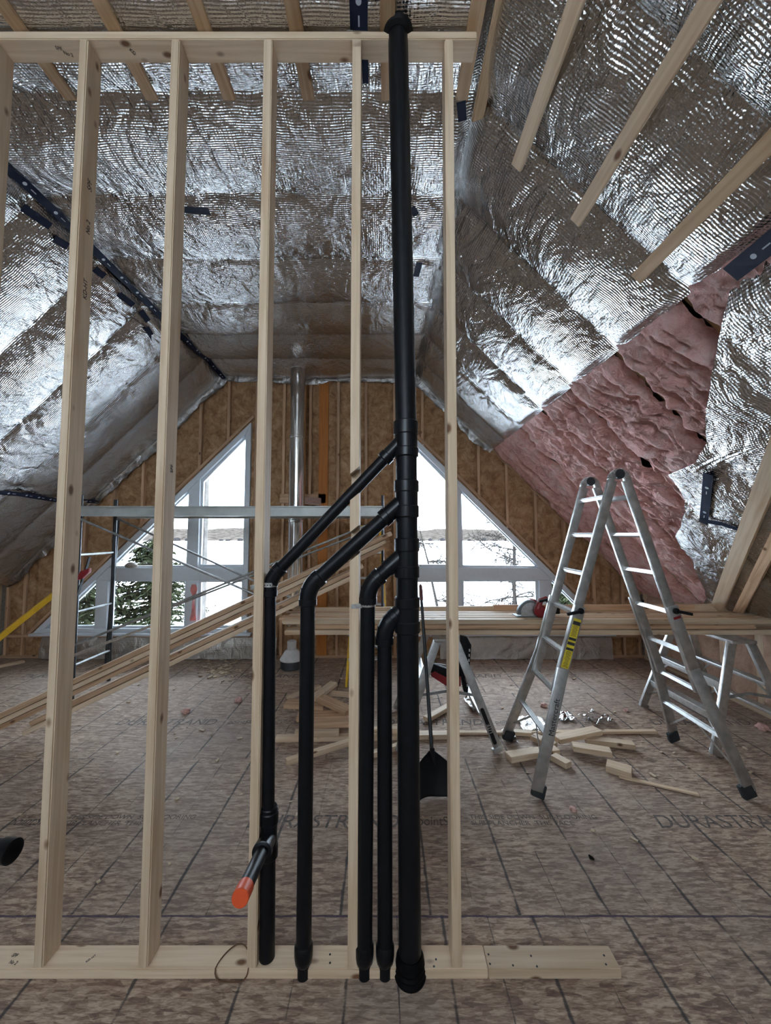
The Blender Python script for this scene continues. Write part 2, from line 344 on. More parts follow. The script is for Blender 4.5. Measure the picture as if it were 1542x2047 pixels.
def frame(d, up=(0, 0, 1)):
    x = Vector(d).normalized(); u = Vector(up)
    if abs(x.dot(u.normalized())) > .99: u = Vector((0, 1, 0))
    y = u.cross(x).normalized(); z = x.cross(y)
    return Matrix((x, y, z)).transposed()
def board(name, p0, p1, wd, th, mat, parent=None, up=(0, 0, 1), bevel=.003, nseg=1):
    """a piece of lumber with its own axes: local X runs along the grain"""
    p0, p1 = Vector(p0), Vector(p1); L = (p1-p0).length
    bm = bmesh.new(); r = bmesh.ops.create_cube(bm, size=1); bmesh.ops.scale(bm, vec=(L, wd, th), verts=bm.verts[:])
    if bevel: bmesh.ops.bevel(bm, geom=bm.edges[:], offset=bevel, segments=2, affect='EDGES')
    me = bpy.data.meshes.new(name); bm.to_mesh(me); bm.free(); me.materials.append(mat)
    o = bpy.data.objects.new(name, me); COL.objects.link(o)
    o.rotation_mode = 'QUATERNION'; o.rotation_quaternion = frame(p1-p0, up).to_quaternion()
    o.location = (p0+p1)/2
    if parent is not None: o.parent = parent; o.location = (p0+p1)/2 - wloc(parent)
    return o
def text_mesh(name, s, size, loc, R, mat, parent=None, align='LEFT', shear=0, extr=.0004, sx=1):
    c = bpy.data.curves.new(name, 'FONT'); c.body = s; c.size = size; c.align_x = align; c.extrude = extr; c.shear = shear
    t = bpy.data.objects.new('tmp', c); COL.objects.link(t); bpy.context.view_layer.update()
    me = bpy.data.meshes.new_from_object(t.evaluated_get(bpy.context.evaluated_depsgraph_get())); bpy.data.objects.remove(t)
    me.materials.clear(); me.materials.append(mat)
    if sx != 1: me.transform(Matrix.Diagonal((sx, 1, 1, 1)))
    o = bpy.data.objects.new(name, me); COL.objects.link(o); o.rotation_mode = 'QUATERNION'; o.rotation_quaternion = R.to_quaternion(); o.location = loc
    if parent is not None: o.parent = parent; o.location = Vector(loc)-wloc(parent)
    return o
def fbm(x, y, z=0, o=4):
    return noise.fractal(Vector((x, y, z)), 1.0, 2.0, o)
def ridg(x, y, z=0, o=3):
    s = 0; a = 1; f = 1
    for _ in range(o):
        s += a*(1-abs(noise.noise(Vector((x*f, y*f, z))))*2); a *= .5; f *= 2.1
    return s/1.75

# ------------------------------------------------------------------ the setting
YF, YB = 5.45, -3.0            # far and near gable planes
ZC = 4.03                      # flat ceiling
XL, XR = -2.37, .47              # edges of the flat ceiling
KL, KR = -5.35, 3.58           # knee walls
def roofz(x): return 6.40+x if x < XL else (4.50-x if x > XR else ZC)
mb = MB(); mb.box(((KL+KR)/2, (YF+YB)/2, -.05), (KR-KL+.3, YF-YB+.3, .1))
floor = mb.build('floor', M['osb'], origin=(0, 0, 0)); props(floor, kind='structure')
# roof deck behind the foil (one shell)
mb = MB(); path = [(KL-.2, roofz(KL)-.2), (XL, ZC), (XR, ZC), (KR+.2, roofz(KR)-.2)]
nrm = .14
pin = [(KL-.15, 6.40+KL-.15), (XL, ZC), (XR, ZC), (KR+.15, 4.50-KR-.15)]
pin = [(KL-.15, 6.40+KL-.15+.2), (XL-.08, ZC+.12), (XR+.08, ZC+.12), (KR+.15, 4.50-KR-.15+.2)]
pout = [(KL-.3, 6.40+KL+.1), (XL-.15, ZC+.25), (XR+.15, ZC+.25), (KR+.3, 4.50-KR+.1)]
mb.prism([(x, YB-.1, z) for x, z in pin] + [(x, YB-.1, z) for x, z in reversed(pout)], (0, YF-YB+.3, 0))
props(mb.build('ceiling', M['oldwood']), kind='structure')
# knee walls with batts
wr = thing('wall_right', (KR, 1.2, 0), kind='structure')
wl = thing('wall_left', (KL, 1.2, 0), kind='structure')
for side, X, H, par in ((1, KR, 4.50-KR, wr), (-1, KL, 6.40+KL, wl)):
    mb = MB(); mb.box((X+side*.12, (YF+YB)/2, H/2+.06), (.04, YF-YB+.3, H+.14)); mb.build('sheathing', M['oldwood'], par)
    board('top_plate', (X+side*.045, YB, H-.02), (X+side*.045, YF, H-.02), .089, .038, M['spruce'], par)
    board('bottom_plate', (X+side*.045, YB, .019), (X+side*.045, YF, .019), .089, .038, M['spruce'], par)
    y = YF-.02; k = 0
    while y > .6:
        board('stud', (X+side*.045, y-.02, .04), (X+side*.045, y-.02, H-.04), .089, .038, M['spruce'], par, up=(1, 0, 0))
        if y-.41 > .3:
            b = MB()
            def fn(u, v, y=y, X=X, side=side, H=H):
                yy = y-.04-u*.366; zz = .04+v*(H-.08); e = min(u, 1-u, v, 1-v)
                return Vector((X+side*(.05-.04*min(1, e*8)-.03*fbm(yy*4, zz*5, 3)), yy, zz))
            b.grid(12, 24, fn); b.build('insulation_batt', M['tan'], par)
        y -= .406
# far gable wall
wf = thing('wall_far', ((KL+KR)/2, YF, 0), kind='structure')
def win_int(x):
    if -4.92 < x < -1.93: return (.33, x+5.25)
    if .20 < x < 3.19: return (.33, 3.52-x)
    return None
studx = [-5.3, -5.06, -4.66, -4.26, -3.86, -3.46, -3.06, -2.66, -2.26, -1.86, -1.46, -1.08, -.68, -.28, .13, .53, .93, 1.33, 1.73, 2.13, 2.53, 2.93, 3.33, 3.54]
xs = sorted(studx)
def zints(x):
    top = roofz(x)-.0; wi = win_int(x)
    return [(.04, wi[0]), (wi[1], top)] if wi and wi[1] < top else [(.04, top)]
for x in xs:
    ints = zints(x); ok = zints(x-.02); ok2 = zints(x+.02)
    for i in range(len(ints)):
        lo = max(ints[i][0], ok[min(i, len(ok)-1)][0] if len(ok) == len(ints) else ints[i][0], ok2[min(i, len(ok2)-1)][0] if len(ok2) == len(ints) else ints[i][0])
        hi = min(ints[i][1], roofz(x-.02), roofz(x+.02))
        if hi-lo < .05: continue
        board('stud', (x, YF+.045, lo), (x, YF+.045, hi), .038, .089, M['fir'], wf, up=(0, 1, 0))
for a, c in zip(xs[:-1], xs[1:]):
    if c-a < .1: continue
    segs = [a+.019, c-.019]
    for brk in (-4.92, -1.93, .20, 3.19, XL, XR):
        if segs[0] < brk < segs[-1]: segs.append(brk)
    segs.sort()
    for s0, s1 in zip(segs[:-1], segs[1:]):
        if s1-s0 < .03: continue
        mid = (s0+s1)/2; cnt = len(zints(mid))
        for i in range(cnt):
            zz = [zints(min(max(q, s0+1e-4), s1-1e-4)) for q in (s0, s1)]
            if len(zz[0]) != cnt or len(zz[1]) != cnt: continue
            (l0, h0), (l1, h1) = zz[0][i], zz[1][i]
            if max(h0-l0, h1-l1) < .08: continue
            b = MB(); m_ = max(4, int(max(h0-l0, h1-l1)/.04))
            def fn(u, v):
                x = s0+(s1-s0)*u; lo = l0+(l1-l0)*u; hi = h0+(h1-h0)*u; z = lo+(hi-lo)*v
                e = min(u*.36, (1-u)*.36)/.06
                return Vector((x, YF+.05-.035*min(1, e)**.5-.022*fbm(x*5, z*5, 1), z))
            b.grid(10, m_, fn); b.build('insulation_batt', M['brown'], wf)
board('bottom_plate', (KL, YF+.045, .02), (KR, YF+.045, .02), .089, .04, M['fir'], wf)
# sheathing outside, pieced around the windows
b = MB()
def wp(poly): b.prism([(x, YF+.14, z) for x, z in poly], (0, .02, 0))
wp([(KL-.2, 0), (KR+.2, 0), (KR+.2, .33), (KL-.2, .33)])
wp([(KL-.2, .33), (-4.92, .33), (-1.93, 3.32), (-1.93, ZC+.2), (XL, ZC+.2), (KL-.2, 6.40+KL+.1)])
wp([(-1.93, .33), (.20, .33), (.20, ZC+.2), (-1.93, ZC+.2)])
wp([(3.19, .33), (KR+.2, .33), (KR+.2, 4.50-KR+.1), (XR, ZC+.2), (.20, ZC+.2), (.20, 3.32)])
b.build('sheathing', M['oldwood'], wf)
# diagonal framing beside the windows and along the rafters
for p0, p1 in (((-4.98, .33), (-1.9, 3.41)), ((3.25, .33), (.17, 3.41))):
    board('window_rafter', (p0[0], YF+.02, p0[1]), (p1[0], YF+.02, p1[1]), .05, .04, M['fir'], wf, up=(0, 1, 0) if False else (0, 0, 1))
for p0, p1 in (((KL, 6.40+KL-.04), (XL, ZC-.04)), ((KR, 4.50-KR-.04), (XR, ZC-.04))):
    board('end_rafter', (p0[0], YF+.03, p0[1]), (p1[0], YF+.03, p1[1]), .07, .04, M['fir'], wf)
board('sill_plate', (KL, YF+.03, .305), (-1.9, YF+.03, .305), .1, .04, M['fir'], wf)
board('sill_plate', (.17, YF+.03, .305), (KR, YF+.03, .305), .1, .04, M['fir'], wf)
board('blocking', at(560, 997, Y=YF-.0), at(652, 997, Y=YF-.0), .04, .135, M['fir'], wf)
orange = board('orange_post', (-.885, YF+.01, .04), (-.885, YF+.01, 3.93), .135, .06, M['orangeboard'], wf, up=(0, 1, 0))
orange['label'] = 'orange-brown engineered lumber post'
# windows
def window(nm, sgn, ax):
    """right-angled gable window; sgn=-1 left one, +1 right one mirrored; ax: upright side"""
    W = thing(nm, (ax+sgn*1.5, YF+.05, .33), kind='structure')
    X = lambda d: ax+sgn*d                        # d: distance from the upright side
    y0, dep = YF-.01, .12
    T = 2.99; fw = .075; k = fw*1.4142
    fr = MB()
    def pr(poly, mbx=None, y=y0, dp=dep): (mbx or fr).prism([(X(d), y, z) for d, z in poly], (0, dp, 0))
    o = [(0, .33), (T, .33), (0, .33+T)]
    g = [(fw, .33+fw), (T-k-fw, .33+fw), (fw, .33+T-k-fw)]
    for i in range(3): pr([o[i], o[(i+1) % 3], g[(i+1) % 3], g[i]])
    fr.build('window_frame', M['white'], W, bevel=.006)
    sill = MB(); sill.box((X(T/2-.05), YF-.03, .335), (T+.05, .12, .03)); sill.build('window_sill', M['white'], W, bevel=.004)
    zc0, zc1 = 1.072, 1.246
    hyp = lambda z: (.33+T-k)-z                    # inner hypotenuse distance at height z
    hb = MB(); pr([(fw, zc0), (hyp(zc0), zc0), (hyp(zc1), zc1), (fw, zc1)], hb, y0+.01, .1); hb.build('transom_bar', M['white'], W, bevel=.008)
    m1a, m1b, m2a, m2b = .71, .87, 1.96, 2.13
    vb = MB(); pr([(m1a, .40), (m1b, .40), (m1b, zc0), (m1a, zc0)], vb, y0+.005, .1); vb.build('mullion', M['white'], W, bevel=.008)
    vb = MB(); pr([(m1a, zc1), (m1b, zc1), (m1b, hyp(0)-m1b), (m1a, hyp(0)-m1a)], vb, y0+.005, .1); vb.build('mullion', M['white'], W, bevel=.008)
    vb = MB(); pr([(m2a, .40), (m2b, .40), (m2b, min(zc0, hyp(0)-m2b)), (m2a, zc0)], vb, y0+.005, .1); vb.build('mullion', M['white'], W, bevel=.008)
    f2 = .03
    lights = [[(fw, .405), (m1a, .405), (m1a, zc0), (fw, zc0)], [(m1b, .405), (m2a, .405), (m2a, zc0), (m1b, zc0)],
              [(m2b, .405), (hyp(.405), .405), (m2b, hyp(0)-m2b)],
              [(fw, zc1), (m1a, zc1), (m1a, hyp(0)-m1a), (fw, hyp(0)-fw)], [(m1b, zc1), (hyp(zc1), zc1), (m1b, hyp(0)-m1b)]]
    for L in lights:
        p = MB(); pr(L, p, YF+.085, .006); pane = p.build('pane', M['glass'], W)
        c = Vector((sum(a for a, _ in L)/len(L), sum(z for _, z in L)/len(L))); s = MB(); n_ = len(L)
        inn = []
        for (a, z) in L:
            v = c-Vector((a, z)); inn.append((a+v.x*f2*1.5/abs(v.length), z+v.y*f2*1.5/abs(v.length)))
        for i in range(n_): pr([L[i], L[(i+1) % n_], inn[(i+1) % n_], inn[i]], s, YF+.05, .04)
        s.build('sash', M['white'], pane)
window('window_1', -1, -1.93); window('window_2', 1, .20)
# back gable wall behind the viewer, out of view; high opening shaped to admit rear fill
b = MB()
def bp_(poly): b.prism([(x, YB, z) for x, z in poly], (0, -.14, 0))
bp_([(KL, 0), (KR, 0), (KR, .87), (2.0, 2.7), (-3.7, 2.7), (KL, 1.0)]); bp_([(-3.7, 2.7), (-2.1, 2.7), (-2.1, 3.5), (-2.7, 3.5)])
bp_([(2.0, 2.7), (.2, 2.7), (.2, 3.5), (1.0, 3.5)]); bp_([(-2.8, 3.5), (.9, 3.5), (.4, 4.1), (-2.3, 4.1)])
props(b.build('wall_back', M['oldwood']), kind='structure')

# ------------------------------------------------------------------ printing on the floor
R0 = Matrix.Identity(3)
for Y, x0s in ((2.36, (-3.27, -.83, 1.61)), (3.58, (-2.46, -.02, 2.42)), (4.73, (-4.4, -1.95, .49)), (1.14, (-2.4, .05))):
    for x0 in x0s:
        text_mesh('printed_word', 'DURASTRAND', .15, (x0, Y, .0002), R0, M['faintink'], floor, shear=.18, sx=.92)
        text_mesh('printed_word', 'pointSIX', .10, (x0+1.02, Y+.02, .0002), R0, M['faintink'], floor, shear=.12, sx=.72)
        text_mesh('printed_word', 'THIS SIDE DOWN  SUB-FLOORING\nSUB-PLANCHER  THIS FACE', .05, (x0+1.34, Y+.07, .0002), R0, M['faintink'], floor)

# ------------------------------------------------------------------ foil sheets
YN = -2.6
def joist(Y):      # distance to the nearest fastening line, 0 at the line, 1 mid bay
    return abs(math.sin(PI*(Y-1.87)/.61))
def foil_h(s, Y, seed, amp):
    st = joist(Y)
    q = noise.noise(Vector((s*.7+seed, math.floor((Y-1.87)/.61)*3.1, seed)))
    pill = (.070+.035*q)*st**.75*amp
    # fans of creases from staples every ~.4 m
    w1 = (ridg(s*1.1+seed+.8*(Y*.5), Y*.7-s*.4, seed, 2)-.6)*.022*min(1, .3+st)
    w2 = (ridg(s*3.1-Y*1.6+seed*2, Y*1.5+s*1.1, seed+5, 3)-.6)*.010*min(1, .35+st)
    w3 = fbm(s*6+seed, Y*6, seed, 3)*.004
    ky = round((Y-1.87)/.61); kx = round((s-.13)/.41); jx = .08*math.sin(kx*5.1+ky*2.7+seed)
    dx, dy = s-.13-kx*.41-jx, Y-1.87-ky*.61; r = math.hypot(dx, dy)
    an = math.atan2(dy, dx); w3 += .020*math.exp(-r/.13)*min(1, r/.03)*noise.noise(Vector((2.6*math.cos(an), 2.6*math.sin(an), kx*1.3+ky*7.7+seed)))
    w3 += .010*math.exp(-r/.22)*min(1, r/.05)*noise.noise(Vector((6*math.cos(an), 6*math.sin(an), kx*2.3+ky*3.7+seed)))
    if seed == 1.3 and Y < 2.0: return min(pill+w1+w2+w3, .05)
    return pill + w1 + w2 + w3
def foil_sheet(P0, dS, nv_, S, Y0, Y1, seed, label, lip=.10, amp=1, bound=None, res=.022, tuck=True):
    """P0+dS*s, Y along the ridge; nv_ = inward normal"""
    mb = MB(); P0, dS, N = Vector(P0), Vector(dS), Vector(nv_)
    nu = int(S/res); nv = int((Y1-Y0)/res); nl = 5 if lip else 0
    def fn(u, v):
        s = u*S; j = round(v*(nv+nl)); Y = Y0+(Y1-Y0)*min(j, nv)/nv
        if bound: Y = max(bound(s), 0) if False else Y
        edge = min(1, s/.12, (S-s)/.06) if tuck else 1
        h = foil_h(s, Y, seed, amp)*max(.15, edge)*min(1, (YF-Y)/.1+.35)+.012
        if j > nv:
            k = (j-nv)/nl; cr = fbm(s*7, k*2, seed, 3)
            return P0+dS*s+Vector((0, Y1+.015-.012*k+.02*cr, 0))+N*(h+k*lip*(1+.5*fbm(s*3, 0, seed+9)))
        return P0+dS*s+Vector((0, Y, 0))+N*h
    mb.grid(nu, nv+nl, fn, uvf=lambda u, v: (u*S+seed, v*(Y1-Y0)+seed), keep=(lambda u, v: bound(u*S, Y0+(Y1-Y0)*v)) if bound else None)
    o = mb.build('foil_sheet', M['foil'], recalc=False)
    return props(o, label, 'foil insulation', 'silver bubble foil lining the roof')
r2 = math.sqrt(.5)
foil_sheet((XL, 0, ZC), (1, 0, 0), (0, 0, -1), XR-XL, YN, YF-.03, 1.3, 'silver bubble foil across the flat top of the ceiling', lip=.09)
foil_sheet((XL, 0, ZC), (-r2, 0, -r2), (r2, 0, -r2), (XL-KL)/r2, YN, YF-.03, 7.7, 'silver bubble foil on the left roof slope, down to the knee wall', lip=.11, amp=1.1)
foil_sheet((XR, 0, ZC), (r2, 0, -r2), (-r2, 0, -r2), 1.535, YN, YF-.03, 13.1, 'silver bubble foil on the upper right roof slope above the pink batts', lip=.10, amp=1.2)
pts_b = [(0, 1.70), (.38, 2.09), (.62, 2.35), (.86, 2.62), (.90, 2.92), (1.1, 3.02), (1.3, 3.15), (1.59, 3.55), (2.1, 3.78), (2.5, 4.0), (2.78, 4.4)]
def ybound(s):
    for (a, c), (d, e) in zip(pts_b[:-1], pts_b[1:]):
        if a <= s <= d: return c+(e-c)*(s-a)/(d-a)
    return 4.4
def low_patch():
    S = (KR-1.585)/r2; mb = MB(); nu, nv = 115, 240
    P0 = Vector((1.61, 0, 2.89)); dS = Vector((r2, 0, -r2)); N = Vector((-r2, 0, -r2))
    def fn(u, v):
        s = u*S; Y = YN+(ybound(s)+.03*fbm(s*5, 1, 2)-YN)*v
        return P0+dS*s+Vector((0, Y, 0))+N*(.075+foil_h(s, Y, 21.5, .5)*min(1, s/.1+.2)-.05*max(0, 1-(s/.12)))
    mb.grid(nu, nv, fn, uvf=lambda u, v: (YN+(ybound(u*S)-YN)*v+3, u*S))
    props(mb.build('foil_sheet', M['foil'], recalc=False), 'silver bubble foil low on the right slope, ragged edge beside the pink batts', 'foil insulation', 'silver bubble foil lining the roof')
low_patch()
# pink batts, one for each rafter bay of the right slope
bay_edges = [YF, 5.0, 4.39, 3.78, 3.17, 2.56, 1.95, 1.40]
bay_names = ['beside the brown gable wall', 'second bay from the gable wall', 'third bay from the gable wall', 'fourth bay from the gable wall, its fluff torn and hanging',
             'fifth bay from the gable wall, next to the ragged foil', 'sixth bay from the gable wall, under the foil edge', 'nearest bay, just a corner showing under the blue tape']
for i, (ya, yb) in enumerate(zip(bay_edges[:-1], bay_edges[1:])):
    S = (KR-1.53)/r2; P0 = Vector((1.53, 0, 2.97)); dS = Vector((r2, 0, -r2)); N = Vector((-r2, 0, -r2)); mb = MB()
    am = [.5, .7, .8, 1.2, 1.1, 1, .8][i]
    def fn(u, v):
        s = u*S; y = ya-.015+(yb-ya+.03)*v; e = min(v, 1-v)
        h = -.035+.085*min(1, max(0, e*8+.1*fbm(s*3, 0, i)))**.6 + am*(.05*fbm(s*2.2, y*4+s, i, 5)+.045*(ridg(s*2.6-y, y*6+s*2.5, i+2, 4)-.6)+.045*(ridg(s*7+y*2, y*12+s*3, i+4, 3)-.6)*.6+.03*fbm(s*9, y*15+s*4, i, 4)) 
        h = min(h, .075)*min(1, .3+s*4)
        if s > .9*S: h *= .7
        return P0+dS*s+Vector((0, y+.01*fbm(s*6, y*4, 7), 0))+N*h
    mb.grid(190, 44, fn)
    props(mb.build('insulation_batt', M['pink'], recalc=False), 'pink fibreglass batt between rafters, '+bay_names[i], 'insulation', 'pink batts in the right roof slope')
for i, ye in enumerate(bay_edges[1:]):
    o = board('rafter', (1.53+.065, ye, 2.97+.065), (KR+.055, ye, .92+.055), .038, .14, M['strap']); props(o, 'rafter edge in the dark gap between pink batts, '+['first','second','third','fourth','fifth','sixth','seventh'][i]+' from the gable wall', 'rafter', 'rafters of the right slope', kind='structure')
# foil strips at the foot of the gable wall
def skirt(x0, x1, zt, seed, lab):
    mb = MB()
    def fn(u, v):
        x = x0+(x1-x0)*u; z = .01+(zt-.01)*v
        return Vector((x, YF-.03-.03*math.sin(PI*v)-.02*abs(fbm(x*4, z*6, seed, 4))-(.04*(1-v)**4), z+.01*fbm(x*5, 0, seed)))
    mb.grid(int((x1-x0)/.025), 14, fn, uvf=lambda u, v: (u*(x1-x0), v*zt)); mb2 = mb.build('foil_strip', M['foil_skirt'], recalc=False)
    props(mb2, lab, 'foil insulation', 'foil strips along the foot of the gable wall')
skirt(-4.75, -1.5, .29, 3, 'dull silver foil strip at the wall foot under the left window')
skirt(.75, 3.12, .30, 8, 'dull silver foil strip at the wall foot under the right window')

# ------------------------------------------------------------------ tape
def tape(pts, wd, N, label, dots=True, group='dark blue tape on the foil'):
    """a strip following pts, lying flat on the surface with normal N"""
    N = Vector(N).normalized(); pts = [Vector(p) for p in pts]; mb = MB(); t_ = MB(); L = 0
    for p, q in zip(pts[:-1], pts[1:]):
        mb.bar(p-(q-p).normalized()*.004, q+(q-p).normalized()*.004, wd, .0025, N)
    nf = len(mb.bm.faces)
    if dots:
        for p, q in zip(pts[:-1], pts[1:]):
            ln = (q-p).length; R = frame(q-p, N); n_ = max(1, int(ln/.17))
            for k in range(n_):
                c = p+(q-p)*((k+.5)/n_)+R.col[2]*.0018
                mb.lathe([(.012, -.001), (.012, .0008)], c, R.col[2], 12)
                mb.box(c+R.col[0]*.06+R.col[2]*.0002, (.035, .006, .0012), R)
    o = mb.build('tape_strip', M['tape'])
    o.data.materials.append(M['tapew'])
    for f in o.data.polygons:
        if f.index >= nf: f.material_index = 1
    props(o, label, 'tape', group)
    return o
def onL(px, py, off=.055):   # point on the left slope
    u = (px-771)/F; v = (py-1023.5)/F; dz = math.sin(TH)-v*math.cos(TH); t = (6.40-off*1.414-CAMZ)/(dz-u)
    return at(px, py, t=t)
def onR(px, py, off=.055):
    u = (px-771)/F; v = (py-1023.5)/F; dz = math.sin(TH)-v*math.cos(TH); t = (4.50-off*1.414-CAMZ)/(dz+u)
    return at(px, py, t=t)
NL, NR, NC = (r2, 0, -r2), (-r2, 0, -r2), (0, 0, -1)
z_ = ZC-.05
cr_pts = [(XL+.045+.012*math.sin(k*1.7), .9+k*.45, ZC-.055+.01*math.sin(k*2.3)) for k in range(11)]
cr_pts[-1] = (XL+.05, YF-.04, ZC-.08)
tape(cr_pts, .062, (.4, 0, -.9), 'long dark blue tape along the crease between flat ceiling and left slope')
for (a, b2, lab) in (((46, 415), (100, 452), 'short dark tape on the left slope, leftmost of the short pieces'), ((110, 478), (135, 492), 'small tape tab just left of the second stud'),
                     ((190, 538), (208, 552), 'tiny tape tab just right of the second stud'), ((238, 588), (266, 610), 'short dark tape midway between second and third studs'),
                     ((282, 622), (296, 642), 'small tape tab left of the third stud'), ((293, 655), (312, 685), 'low tape tab touching the long crease tape beside the third stud')):
    tape([onL(*a, .10), onL(*b2, .10)], .055, NL, lab, dots=False)
tape([onL(-60, 980, .09), onL(40, 988, .09), onL(112, 1000, .08), onL(205, 1003, .08)], .06, NL, 'dark tape line low on the left slope, over the scaffold plank')
tape([at(365, 419, Z=3.86), at(418, 423, Z=3.86)], .055, NC, 'dark tape patch on the ceiling foil between third and fourth studs', dots=False)
tape([at(716, -60, Z=3.87), at(718, 58, Z=3.87)], .075, NC, 'dark blue tape on the ceiling left of the stack top')
tape([at(730, 122, Z=3.86), at(731, 165, Z=3.86)], .03, NC, 'narrow dark tape end below the top plate, beside the fifth stud', dots=False)
tape([at(922, 205, Z=3.86), at(925, 240, Z=3.86)], .045, NC, 'small dark tape end below the corner straps', dots=False)
tape([at(824, 415, Z=3.86), at(832, 430, Z=3.86)], .045, NC, 'tiny dark tape tab right of the black stack, upper', dots=False)
tape([at(839, 525, Z=3.86), at(832, 552, Z=3.86)], .05, NC, 'small dark tape tab right of the black stack, lower', dots=False)
tape([onR(1462, 548, .07), onR(1560, 470, .09)], .085, NR, 'wide dark blue tape on the foil above the pink insulation, at the right edge')
tape([onR(1416, 948, .125), onR(1412, 1000, .125), onR(1407, 1046, .125)], .062, NR, 'upright dark blue tape on the lower right foil')
tape([onR(1404, 1040, .128), onR(1445, 1048, .128), onR(1482, 1060, .128)], .045, NR, 'dark blue tape branching sideways low on the right foil', dots=False)

# ------------------------------------------------------------------ ceiling straps
nm = ['over the leftmost bay', 'second from the left', 'third from the left', 'fourth from the left', 'just left of the stack top', 'beside the right end of the top plate']
for i, x in enumerate((-1.63, -1.217, -.80, -.395, .0, .40)):
    o = board('strapping_board', (x, YN, 3.968), (x+.01*math.sin(i*2), 1.87, 3.968), .064, .019, M['strap']); props(o, 'flat wooden strapping under the ceiling foil, '+nm[i], 'strapping board', 'strapping under the ceiling foil')
o = board('strapping_board', (.455, YN, 3.93), (.49, 1.93, 3.925), .064, .019, M['strap'], up=(-.35, 0, 1)); props(o, 'strapping board along the right corner where ceiling turns to slope', 'strapping board', 'strapping under the ceiling foil')
for i, (X, Z) in enumerate(((.755, 3.695), (1.053, 3.397), (1.356, 3.094))):
    c = Vector((X, 0, Z))+Vector(NR)*.10
    o = board('strapping_board', (c.x, YN, c.z), (c.x, 1.90, c.z), .064, .022, M['spruce'] if i != 2 else M['strap'], up=(-NR[0], 0, -NR[2])); props(o, 'strapping board on the right slope, '+('uppermost, nearest the corner', 'middle one, longest in view', 'lowest, orange tinted')[i], 'strapping board', 'strapping on the right slope')
# doubled board running down the valley at the right
for k, (off, lab) in enumerate((((0, 0, 0), 'pale framing board running down the valley at the right edge'), ((.06, -.13, -.06), 'darker twin board behind the pale valley board at the right edge'))):
    N = Vector(NR)
    p0 = onR(1432, 1222, .15)+Vector(off); p1 = onR(1560, 895, .15)+Vector(off)
    d = (p1-p0).normalized(); side = d.cross(N).normalized()
    o = board('valley_board', p0+N*(-.01*k), p1+N*(-.01*k)+d*.4, .10 if not k else .07, .038, M['spruce'] if not k else M['fir'], up=N); props(o, lab, 'framing board')

# ------------------------------------------------------------------ stud partition
Y0 = 1.589; WD = .089; YM = Y0+WD/2
ZT = 3.916                         # underside of the top plate
sw = thing('stud_wall', (-.45, YM, 0), 'pale spruce 2x4 partition framing with open bays in the foreground', 'framed wall')
tp = board('top_plate', (-2.35, YM, ZT+.019), (.407, YM, ZT+.019), WD, .038, M['spruce'], sw)
board('bottom_plate', (-2.35, YM, .019), (.397, YM, .019), WD, .038, M['spruce'], sw)
board('bottom_plate', (.399, YM, .0185), (.913, YM, .0185), WD, .037, M['spruce'], sw)
studs = [(-1.772, -1.772), (-1.366, -1.363), (-.960, -.954), (-.538, -.542), (.258, .263)]
for xb, xt in studs:
    board('stud', (xb+.019, YM, .038), (xt+.019, YM, ZT), .038, WD, M['spruce'], sw, up=(0, 1, 0), bevel=.004)
# notched stud: rear strip in one piece, front part interrupted where the slanting vents pass
XD = -.147+.019
def slant(pxa, pya): return at(pxa, pya, Y=Y0).z
class Notch: pass
def notched():
    n1a, n1b = slant(707, 947), slant(707, 1000)      # heights at the stud's left face
    n2a, n2b = slant(703, 1064), slant(703, 1122)
    L = XD-.019; R_ = XD+.019; rise = .031
    mb = MB(); yf = Y0; yd = .062
    segs = [((n1a, n1a+rise), (ZT, ZT)), ((n2a, n2a+rise), (n1b, n1b+rise)), ((.038, .038), (n2b, n2b+rise))]
    for (lo, lor), (hi, hir) in segs:
        mb.prism([(L, yf, lo), (R_, yf, lor), (R_, yf, hir), (L, yf, hi)], (0, yd, 0))
    mb.prism([(L, yf+yd, .038), (R_, yf+yd, .038), (R_, yf+yd, ZT), (L, yf+yd, ZT)], (0, WD-yd, 0))
    # rotate to local axes so the grain runs along the stud
    o = mb.build('stud', M['spruce'], sw)
    me = o.data; R = frame((0, 0, 1), (0, 1, 0)).to_4x4()
    me.transform(R.inverted()); o.rotation_mode = 'QUATERNION'; o.rotation_quaternion = R.to_quaternion()
    o['label'] = 'stud notched for the slanting vent pipes'
notched()
# grade stamps on the lumber
Rup = Matrix(((1, 0, 0), (0, 0, -1), (0, 1, 0))).transposed()
def stamp(s, px, py, Z, size, ang, face=1):
    p = at(px, py, Z=Z); R = Matrix.Rotation(ang, 3, 'Z') @ (R0 if face > 0 else Matrix.Rotation(PI, 3, 'X'))
    text_mesh('grade_stamp', s, size, p+Vector((0, 0, .0006*face)), R, M['ink'], sw, sx=.9)
stamp('SPF', 22, 1912, .038, .018, -.15); stamp('No 2', 16, 1926, .038, .018, -.15); stamp('KD-HT', 172, 1925, .038, .012, .9)
stamp('SPF', 112, 98, ZT, .02, .3, -1); stamp('No 2', 128, 108, ZT, .02, .3, -1); stamp('KD', 258, 100, ZT, .02, .9, -1)
for xb, z, st_, sz in ((-1.363, 3.25, 'SPF', .035), (-1.363, 3.05, 'No 2', .03), (-1.363, 2.75, 'KD-HT', .03), (-.956, 1.98, 'SPF', .025)):
    Rs = Matrix(((0, 0, 1), (0, -1, 0), (1, 0, 0))).transposed()
    text_mesh('grade_stamp', st_, sz, Vector((xb+.0386, YM+.015, z)), Rs, M['ink'], sw)
